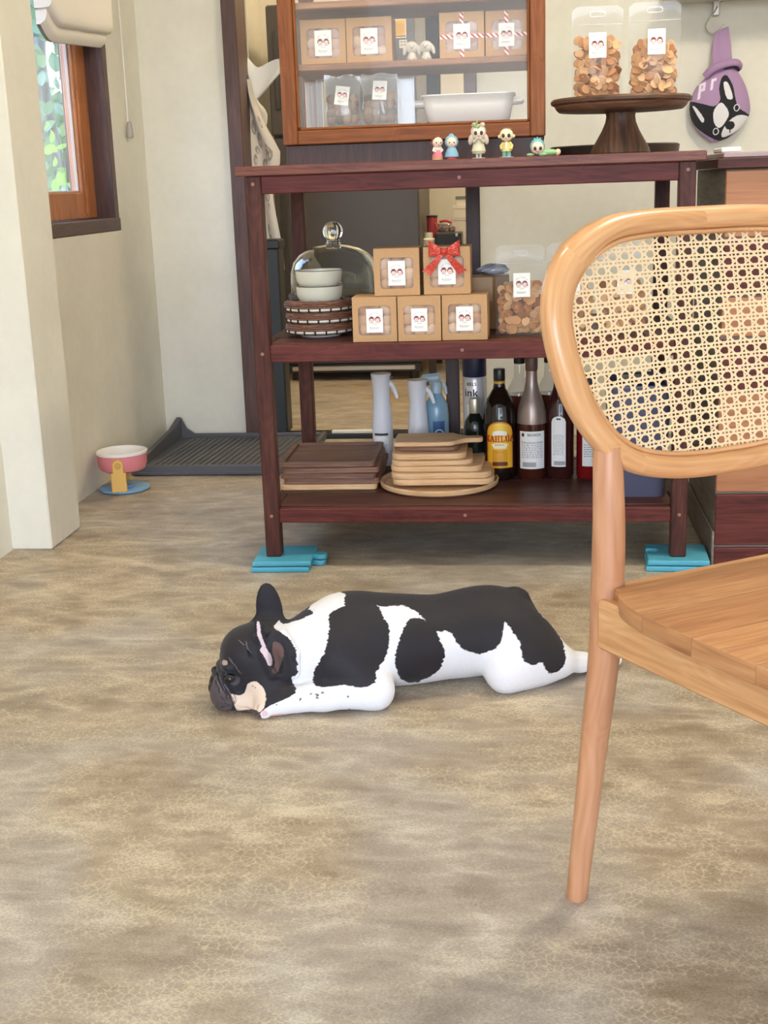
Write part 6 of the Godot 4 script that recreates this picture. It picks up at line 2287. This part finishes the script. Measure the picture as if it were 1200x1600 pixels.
func bag_print(rows: Array) -> StandardMaterial3D:
	# knitted picture, drawn in the bag's own metres (x from -0.11, y from 0)
	var S := 1100.0
	var W := 256
	var H := 416
	var flat_ := Image.create(W, H, false, Image.FORMAT_RGB8)
	flat_.fill(rgb(168, 136, 170))
	var q := func(a: Array) -> PackedVector2Array:
		var o := PackedVector2Array()
		for p in smoothline(Array(pts(a)), 4, true): o.append(Vector2((p.x + 0.115) * S, (0.375 - p.y) * S))
		return o
	var bl := rgb(34, 32, 36)
	var wh := rgb(226, 222, 222)
	# head with one raised ear, second ear to the side
	fillpoly(flat_, q.call([-0.100, 0.130, -0.088, 0.070, -0.050, 0.030, 0.0, 0.004, 0.030, 0.010, 0.060, 0.040, 0.105, 0.075, 0.090, 0.090, 0.062, 0.108, 0.050, 0.140, 0.040, 0.180, 0.020, 0.212, 0.004, 0.205, -0.004, 0.170, 0.0, 0.135, -0.020, 0.115, -0.060, 0.125]), bl)
	fillpoly(flat_, q.call([0.010, 0.188, 0.026, 0.186, 0.042, 0.140, 0.022, 0.140]), wh)
	fillpoly(flat_, q.call([-0.088, 0.116, -0.076, 0.112, -0.050, 0.076, -0.058, 0.066]), wh)
	fillpoly(flat_, q.call([-0.020, 0.100, 0.004, 0.126, 0.030, 0.094, 0.022, 0.066, 0.0, 0.044, -0.018, 0.064]), wh)
	fillpoly(flat_, q.call([0.010, 0.030, 0.028, 0.062, 0.064, 0.084, 0.104, 0.074, 0.080, 0.046, 0.040, 0.022, 0.014, 0.014]), wh)
	disc(flat_, Vector2((0.036 + 0.115) * S, (0.375 - 0.052) * S), Vector2(18, 15), bl)
	flat_.fill_rect(Rect2i(int(0.151 * S), int(0.328 * S), 4, 22), bl)
	for e in [[0.056, 0.108], [-0.010, 0.034]]:
		disc(flat_, Vector2((e[0] + 0.115) * S, (0.375 - e[1]) * S), Vector2(11, 13), wh)
		disc(flat_, Vector2((e[0] + 0.115) * S, (0.375 - e[1]) * S), Vector2(7.5, 9.5), bl)
	# letters P r, slanted up along the side
	for p in [[-0.074, 0.138, 0.022, 0.052], [-0.034, 0.166, 0.018, 0.036]]:
		var b := Vector2(p[0], p[1])
		var up := Vector2(0.13, 0.99)
		var sx := Vector2(0.95, 0.25)
		var P := func(u: float, v: float): return [b.x + sx.x * u + up.x * v, b.y + sx.y * u + up.y * v]
		var w: float = p[2]
		var h: float = p[3]
		for st in [[0.0, 0.0, 0.009, h], [0.0, h - 0.009, w, h], [w - 0.009, h * 0.48, w, h], [0.0, h * 0.45, w, h * 0.45 + 0.009]]:
			if p[1] > 0.15 and st[1] == h * 0.45: continue
			if p[1] > 0.15 and st[0] > 0.0: continue
			var a := []
			for k in [[st[0], st[1]], [st[2], st[1]], [st[2], st[3]], [st[0], st[3]]]: a.append_array(P.call(k[0], k[1]))
			var pl := PackedVector2Array()
			for i in range(0, a.size(), 2): pl.append(Vector2((a[i] + 0.115) * S, (0.375 - a[i + 1]) * S))
			fillpoly(flat_, pl, rgb(232, 220, 232))
	# bring it into the mesh's own u, v
	var im := Image.create(W, H, false, Image.FORMAT_RGB8)
	var n := rows.size()
	for y in H:
		var v := 1.0 - (y + 0.5) / H
		var j := 0
		var hh := v * 0.37
		while j < n - 2 and (rows[j + 1][0].y + rows[j + 1][14].y) * 0.5 < hh: j += 1
		var y0: float = (rows[j][0].y + rows[j][14].y) * 0.5
		var y1: float = (rows[j + 1][0].y + rows[j + 1][14].y) * 0.5
		var f := clampf((hh - y0) / maxf(1e-4, y1 - y0), 0.0, 1.0)
		var l: Vector3 = rows[j][0].lerp(rows[j + 1][0], f)
		var r: Vector3 = rows[j][14].lerp(rows[j + 1][14], f)
		for x in W:
			var p := l.lerp(r, (x + 0.5) / W)
			im.set_pixel(x, y, flat_.get_pixel(clampi(int((p.x + 0.115) * S), 0, W - 1), clampi(int((0.375 - p.y) * S), 0, H - 1)))
	var m := printed(im, 0.9)
	m.rim_enabled = true
	m.rim = 0.2
	return m

func _doorway():
	# white carrier bag and patterned cloth hung inside the left jamb
	var t := thing("carrier_bag", "white plastic carrier bag hanging inside the doorway beside the cabinet", "bag", Vector3(-0.985, 1.14, -4.80))
	var g := G.new()
	var front := []
	# knot at the bottom, mouth flaring to a tall left horn and a band pulled to the right
	var mouth := smoothline([Vector2(-0.052, 0.250), Vector2(-0.045, 0.252), Vector2(-0.026, 0.222), Vector2(-0.004, 0.203), Vector2(0.030, 0.215), Vector2(0.066, 0.226), Vector2(0.094, 0.224), Vector2(0.098, 0.205), Vector2(0.092, 0.188)], 2)
	for j in 13:
		var f := j / 12.0
		var row := PackedVector3Array()
		for i in mouth.size():
			var u := float(i) / (mouth.size() - 1)
			var b0 := Vector2(-0.020 + u * 0.012, 0.095)
			var side := Vector2(-0.014, 0.06) * (1.0 - u) * sin(PI * f) * 0.5
			var q: Vector2 = b0.lerp(mouth[i], f) + side
			row.append(Vector3(q.x, q.y, 0.018 * sin(u * 7.0 + f * 2.0) * f + 0.012))
		front.append(row)
	g.surf(front)
	var back := []
	for r in front:
		var q := PackedVector3Array()
		for p in r: q.append(p + Vector3(0, 0, -0.022 * sin(PI * clampf((p.x + 0.055) / 0.16, 0.08, 0.92))))
		back.append(q)
	g.surf(back, [], [], true)
	part("plastic", g, cloth(rgb(234, 230, 220)), t)
	g = G.new()
	g.tube(smoothline([Vector3(-0.016, 0.100, 0.006), Vector3(-0.012, 0.070, 0.008), Vector3(0.004, 0.035, 0.006), Vector3(0.002, 0.002, 0.004), Vector3(-0.012, -0.012, 0.002)], 4), [0.006, 0.007, 0.009, 0.012, 0.015, 0.018, 0.020, 0.021, 0.021, 0.020, 0.019, 0.018, 0.016, 0.013, 0.009, 0.005, 0.002], 12, false, true, Vector2(1.0, 0.6))
	part("gathered_end", g, cloth(rgb(214, 204, 186)), t)
	g = G.new()
	for k in 2: g.tube([Vector3(-0.050 + k * 0.016, 0.246 - k * 0.01, 0.006), Vector3(-0.054 + k * 0.018, 0.50, 0.0)], 0.0022, 6)
	part("handle", g, mt(rgb(210, 200, 184), 0.4), t)
	t = thing("patterned_cloth", "cream cloth with faint grey printed figures hanging inside the doorway", "cloth", Vector3(-0.965, 0.62, -4.77))
	g = G.new()
	front = []
	for j in 17:
		var f := j / 16.0
		var row := PackedVector3Array()
		for i in 15:
			var u := i / 14.0
			var rt: float = lerpf(0.046, 0.010, smoothstep(0.0, 0.5, f)) + 0.042 * exp(-pow((f - 0.60) / 0.10, 2.0)) - 0.055 * smoothstep(0.66, 1.0, f)
			var lf := lerpf(-0.060, -0.075, f)
			row.append(Vector3(lerpf(lf, rt, u), f * 0.68, 0.014 * sin(u * 9.0 + f * 2.0) * (0.4 + 0.6 * f) + 0.008 * u))
		front.append(row)
	g.surf(front)
	back = []
	for r in front:
		var q := PackedVector3Array()
		for p in r: q.append(p + Vector3(0, 0, -0.004))
		back.append(q)
	g.surf(back, [], [], true)
	var im := Image.create(96, 288, false, Image.FORMAT_RGB8)
	im.fill(rgb(214, 202, 186))
	var r2 := RandomNumberGenerator.new()
	r2.seed = 17
	for k in 26:
		var c := Vector2(r2.randf_range(8, 88), r2.randf_range(8, 280))
		disc(im, c, Vector2(r2.randf_range(4, 10), r2.randf_range(5, 12)), rgb(158, 146, 134))
		disc(im, c + Vector2(1, -2), Vector2(3, 4), rgb(200, 188, 172))
	part("cloth", g, printed(im, 0.9), t)
	t = thing("pedal_bin", "tall narrow black bin with a lid standing in the doorway", "bin", Vector3(-0.958, 0, -4.690))
	g = G.new()
	g.box(Vector3(0, 0.365, 0), Vector3(0.086, 0.69, 0.10), 0.006)
	part("bin_body", g, mt(rgb(36, 38, 40), 0.45), t)
	g = G.new()
	g.box(Vector3(0, 0.719, 0), Vector3(0.096, 0.036, 0.112), 0.006)
	part("lid", g, mt(rgb(28, 29, 31), 0.4), t)
	var g2 := G.new()
	g2.box(Vector3(0, 0.005, 0), Vector3(0.155, 0.010, 0.03), 0.001)
	one("paper_strip", g2, mt(rgb(226, 222, 212), 0.6), "narrow white printed strip lying on the doorway threshold", "strip", Vector3(-0.672, 0.0185, -4.66))
	# refrigerator
	t = thing("refrigerator", "dark grey refrigerator standing in the back room", "refrigerator", Vector3(-0.862, 0, -6.08))
	var grey := mt(rgb(82, 78, 78), 0.35, 0.3)
	g = G.new()
	g.box(Vector3(0, 0.90, -0.33), Vector3(0.68, 1.64, 0.56), 0.006)
	part("cabinet", g, mt(rgb(96, 92, 90), 0.45), t)
	for d in [[0.085, 1.14], [1.15, 1.72]]:
		g = G.new()
		g.box(Vector3(0, (d[0] + d[1]) / 2, -0.02), Vector3(0.68, d[1] - d[0], 0.05), 0.008)
		var door := part("door", g, grey, t)
		g = G.new()
		g.box(Vector3(-0.30, (d[0] + d[1]) / 2, 0.012), Vector3(0.022, (d[1] - d[0]) * 0.6, 0.018), 0.004)
		part("handle", g, mt(rgb(54, 52, 52), 0.4), door)
	g = G.new()
	g.box(Vector3(0, 0.060, -0.03), Vector3(0.66, 0.045, 0.03), 0.003)
	part("kick_plate", g, mt(rgb(46, 44, 44), 0.5), t)
	g = G.new()
	g.box(Vector3(0.0, 0.060, -0.008), Vector3(0.60, 0.022, 0.012), 0.003)
	part("trim_strip", g, mt(rgb(190, 184, 172), 0.35, 0.5), t)
	for x in [-0.29, 0.29]:
		g = G.new()
		g.lathe(prof([0.0, 0.001, 0.022, 0.001, 0.022, 0.04, 0.0, 0.04]), 14, xfm(Vector3(x, 0, -0.06)))
		part("foot", g, M.black, t)
	# energy sticker: green arc over a yellow panel
	im = Image.create(96, 200, false, Image.FORMAT_RGB8)
	im.fill(rgb(242, 238, 226))
	im.fill_rect(Rect2i(6, 70, 84, 122), rgb(240, 190, 62))
	for a in 40:
		var th := PI * a / 39
		disc(im, Vector2(48 + 40 * cos(th), 62 - 46 * sin(th)), Vector2(6, 6), rgb(120, 136, 116) if a % 8 < 6 else rgb(250, 246, 236))
	disc(im, Vector2(48, 52), Vector2(20, 22), rgb(250, 244, 230))
	im.fill_rect(Rect2i(40, 38, 18, 5), rgb(190, 90, 40))
	im.fill_rect(Rect2i(40, 38, 5, 14), rgb(190, 90, 40))
	disc(im, Vector2(48, 58), Vector2(9, 9), rgb(190, 90, 40))
	for k in 7: im.fill_rect(Rect2i(16, 88 + k * 13, 50 + (k * 17) % 20, 4), rgb(150, 110, 50))
	im.fill_rect(Rect2i(6, 184, 84, 8), rgb(50, 46, 44))
	part("energy_label", sticker(0.058, 0.118), printed(im, 0.4), t, xfm(Vector3(0.272, 1.612, 0.0058)))
	im = Image.create(48, 48, false, Image.FORMAT_RGB8)
	im.fill(rgb(236, 232, 224))
	for k in 4: im.fill_rect(Rect2i(8 + (k % 2) * 20, 8 + (k / 2) * 18, 12, 8), rgb(120, 116, 112))
	part("small_label", sticker(0.036, 0.036), printed(im, 0.4), t, xfm(Vector3(0.286, 1.527, 0.0058)))
	# low counter with its clutter
	t = thing("low_counter", "low counter beside the refrigerator in the back room", "counter", Vector3(-0.13, 0, -6.45))
	g = G.new()
	g.box(Vector3(0, 0.585, 0), Vector3(0.76, 0.03, 0.46), 0.003)
	part("top_board", g, mt(rgb(70, 58, 52), 0.5), t)
	for x in [-0.36, 0.36]:
		for z in [-0.21, 0.21]:
			g = G.new()
			g.box(Vector3(x, 0.285, z), Vector3(0.035, 0.569, 0.035), 0.002)
			part("leg", g, mt(rgb(58, 46, 42), 0.5), t)
	t = thing("black_case", "black case with a metal latch on the low counter", "case", Vector3(-0.40, 0.601, -6.31))
	g = G.new()
	g.box(Vector3(0, 0.04, 0), Vector3(0.125, 0.078, 0.16), 0.004)
	part("case_body", g, mt(rgb(28, 29, 32), 0.4), t)
	g = G.new()
	g.box(Vector3(0.04, 0.07, 0.081), Vector3(0.012, 0.016, 0.004), 0.001)
	part("latch", g, mt(rgb(170, 168, 166), 0.3, 0.8), t)
	g = G.new()
	g.lathe(prof([0.0, 0.0, 0.036, 0.0, 0.036, 0.05, 0.032, 0.054, 0.022, 0.056, 0.022, 0.082, 0.0, 0.083]), 20)
	one("white_jar", g, mt(rgb(232, 228, 212), 0.4), "white stoppered jar on the low counter beside the refrigerator", "jar", Vector3(-0.500, 0.601, -6.29))
	t = thing("sweet_bag", "clear bag of brown sweets with red ribbon on the black case", "bag", Vector3(-0.415, 0.6805, -6.31))
	g = G.new()
	for k in 14: g.ball(Vector3(-0.034 + (k % 5) * 0.017, 0.009 + (k / 5) * 0.013, -0.01 + (k % 3) * 0.01), Vector3(0.0105, 0.008, 0.010), 8, 6)
	part("sweets", g, mt(rgb(120, 76, 58), 0.6), t, Transform3D.IDENTITY, true)
	g = G.new()
	g.ball(Vector3(0, 0.024, 0), Vector3(0.052, 0.030, 0.034), 16, 10)
	part("cellophane", g, glass(0.14, Color.WHITE, 0.06), t)
	g = G.new()
	g.tube(smoothline([Vector3(-0.055, 0.045, 0.02), Vector3(-0.04, 0.02, 0.034), Vector3(-0.05, -0.0, 0.036)], 4), 0.006, 6, false, true, Vector2(1, 0.4))
	g.tube(smoothline([Vector3(-0.03, 0.052, 0.014), Vector3(0.0, 0.056, 0.02), Vector3(0.03, 0.046, 0.02)], 4), 0.006, 6, false, true, Vector2(1, 0.4))
	part("ribbon", g, mt(rgb(196, 66, 70), 0.45), t)
	t = thing("red_tin", "red tin with a dark lid on the low counter", "tin", Vector3(-0.487, 0.601, -6.37))
	g = G.new()
	g.lathe(prof([0.0, 0.0, 0.026, 0.0, 0.026, 0.150, 0.0, 0.150]), 22)
	part("tin_body", g, mt(rgb(170, 62, 66), 0.5), t)
	g = G.new()
	g.lathe(prof([0.0, 0.1505, 0.028, 0.1505, 0.028, 0.160, 0.0, 0.162]), 22)
	part("lid", g, mt(rgb(60, 34, 34), 0.4), t)
	var yy := 0.0
	for k in 3:
		t = thing("white_carton", ["white carton at the bottom of the pile on the low counter", "white carton in the middle of the pile on the low counter", "small white carton on top of the pile on the low counter"][k], "carton", Vector3(-0.315, 0.601 + yy, -6.45), 0.0, "white cartons on the low counter")
		var s: Vector3 = [Vector3(0.15, 0.145, 0.14), Vector3(0.14, 0.055, 0.13), Vector3(0.11, 0.042, 0.11)][k]
		g = G.new()
		g.box(Vector3(0, s.y / 2, 0), s, 0.002)
		part("carton", g, mt(rgb(226, 220, 208), 0.6), t)
		g = G.new()
		g.box(Vector3(0, s.y - 0.006, 0), Vector3(s.x + 0.004, 0.014, s.z + 0.004), 0.001)
		part("lid", g, mt([rgb(214, 208, 196), rgb(236, 232, 222), rgb(120, 122, 118)][k], 0.6), t)
		yy += s.y + 0.0015

func _garden():
	# ground, a tree trunk, climbing leaves close by and a hedge behind, seen through the window
	var g := G.new()
	g.box(Vector3(-5.0, -0.25, -6.5), Vector3(6.8, 0.3, 12.0))
	struct("ground", g, mt(rgb(120, 112, 92), 0.95), "garden ground outside the window")
	var t := thing("tree", "grey tree trunk with climbing leaves outside the window", "tree", Vector3(-2.77, -0.10, -7.40))
	g = G.new()
	var p := []
	var rad := []
	for j in 14:
		p.append(Vector3(0.04 * sin(j * 0.7), j * 0.25, 0.03 * cos(j * 0.9)))
		rad.append(0.095 - j * 0.003)
	g.tube(p, rad, 18)
	part("trunk", g, plaster_bark(), t)
	var leafm := leaf_mesh()
	var greens := [leaf_mat(rgb(126, 150, 100)), leaf_mat(rgb(108, 132, 100)), leaf_mat(rgb(152, 186, 84)), leaf_mat(rgb(124, 146, 128))]
	var r := RandomNumberGenerator.new()
	r.seed = 5
	for k in 290:
		var y := r.randf_range(0.8, 2.3)
		var a := r.randf_range(-0.6, 2.4)
		var d := Vector3(sin(a), 0, cos(a))
		var o := MeshInstance3D.new()
		o.name = "leaf"
		o.mesh = leafm
		o.material_override = greens[[1, 3, 3, 0][r.randi() % 4]]
		o.transform = Transform3D(Basis.from_euler(Vector3(r.randf_range(-0.5, 0.9), a + r.randf_range(-0.7, 0.7), r.randf_range(-1.2, 1.2))).scaled(Vector3.ONE * r.randf_range(0.8, 1.5)), d * r.randf_range(0.12, 0.30) + Vector3(r.randf_range(-0.12, 0.26), y, 0))
		t.add_child(o, true)
	# bright vine nearer the window
	t = thing("vine", "bright green vine leaves climbing just outside the window", "vine", Vector3(-1.865, -0.10, -5.20))
	g = G.new()
	var st := []
	for j in 12: st.append(Vector3(0.03 * sin(j * 1.3), j * 0.13, 0.03 * cos(j * 1.1)))
	g.tube(smoothline(st, 3), 0.006, 6)
	part("stem", g, mt(rgb(96, 84, 60), 0.8), t)
	for k in 70:
		var y := 0.75 + 0.62 * pow(r.randf(), 1.5)
		var o := MeshInstance3D.new()
		o.name = "leaf"
		o.mesh = leafm
		o.material_override = greens[[2, 2, 0, 2][r.randi() % 4]]
		o.transform = Transform3D(Basis.from_euler(Vector3(r.randf_range(-0.4, 0.8), r.randf_range(0.0, 1.4), r.randf_range(-1.2, 1.2))).scaled(Vector3.ONE * r.randf_range(0.5, 0.85)), Vector3(r.randf_range(-0.10, 0.10), y, r.randf_range(-0.10, 0.10)))
		t.add_child(o, true)
	# hedge: leaves nobody could count
	var mm := MultiMesh.new()
	mm.transform_format = MultiMesh.TRANSFORM_3D
	mm.mesh = leafm
	mm.instance_count = 5200
	for i in 5200:
		var q := Vector3(r.randf_range(-6.0, -2.6), 0, 0)
		q.z = -9.2 - r.randf() * 1.4 + (q.x + 4.0) * 0.15
		q.y = pow(r.randf(), 0.8) * (1.25 + 0.4 * sin(q.x * 3.0))
		mm.set_instance_transform(i, Transform3D(Basis.from_euler(Vector3(r.randf_range(-1, 1), r.randf_range(-1.5, 1.5), r.randf_range(-1.5, 1.5))).scaled(Vector3.ONE * r.randf_range(1.2, 2.4)), q))
	var h := MultiMeshInstance3D.new()
	h.name = "hedge_leaves"
	h.multimesh = mm
	h.material_override = greens[1]
	h.set_meta("kind", "stuff")
	add_child(h)
	tag(h, "dense green hedge leaves in the garden beyond the window", "leaves")

func leaf_mesh() -> Mesh:
	var g := G.new()
	var rows := []
	for j in 7:
		var f := j / 6.0
		var w := 0.026 * pow(sin(PI * clampf(f * 0.92 + 0.06, 0.0, 1.0)), 0.8) * (1.15 - 0.5 * f)
		if j == 6: w = 0.0005
		var row := PackedVector3Array()
		for i in 5:
			var u := -1.0 + i / 2.0
			row.append(Vector3(u * w, f * 0.075 - 0.03, 0.012 * sin(f * 2.2) + absf(u) * 0.006))
		rows.append(row)
	g.surf(rows)
	return g.mesh()

func leaf_mat(c: Color) -> StandardMaterial3D:
	var m := StandardMaterial3D.new()
	m.albedo_color = c
	m.roughness = 0.5
	m.backlight_enabled = true
	m.backlight = Color(0.45, 0.5, 0.25)
	m.cull_mode = BaseMaterial3D.CULL_DISABLED
	return m

func plaster_bark() -> StandardMaterial3D:
	var m := wood(rgb(92, 84, 76), rgb(128, 118, 108), rgb(158, 148, 136), 140, 0.9, 1.5, true)
	return m
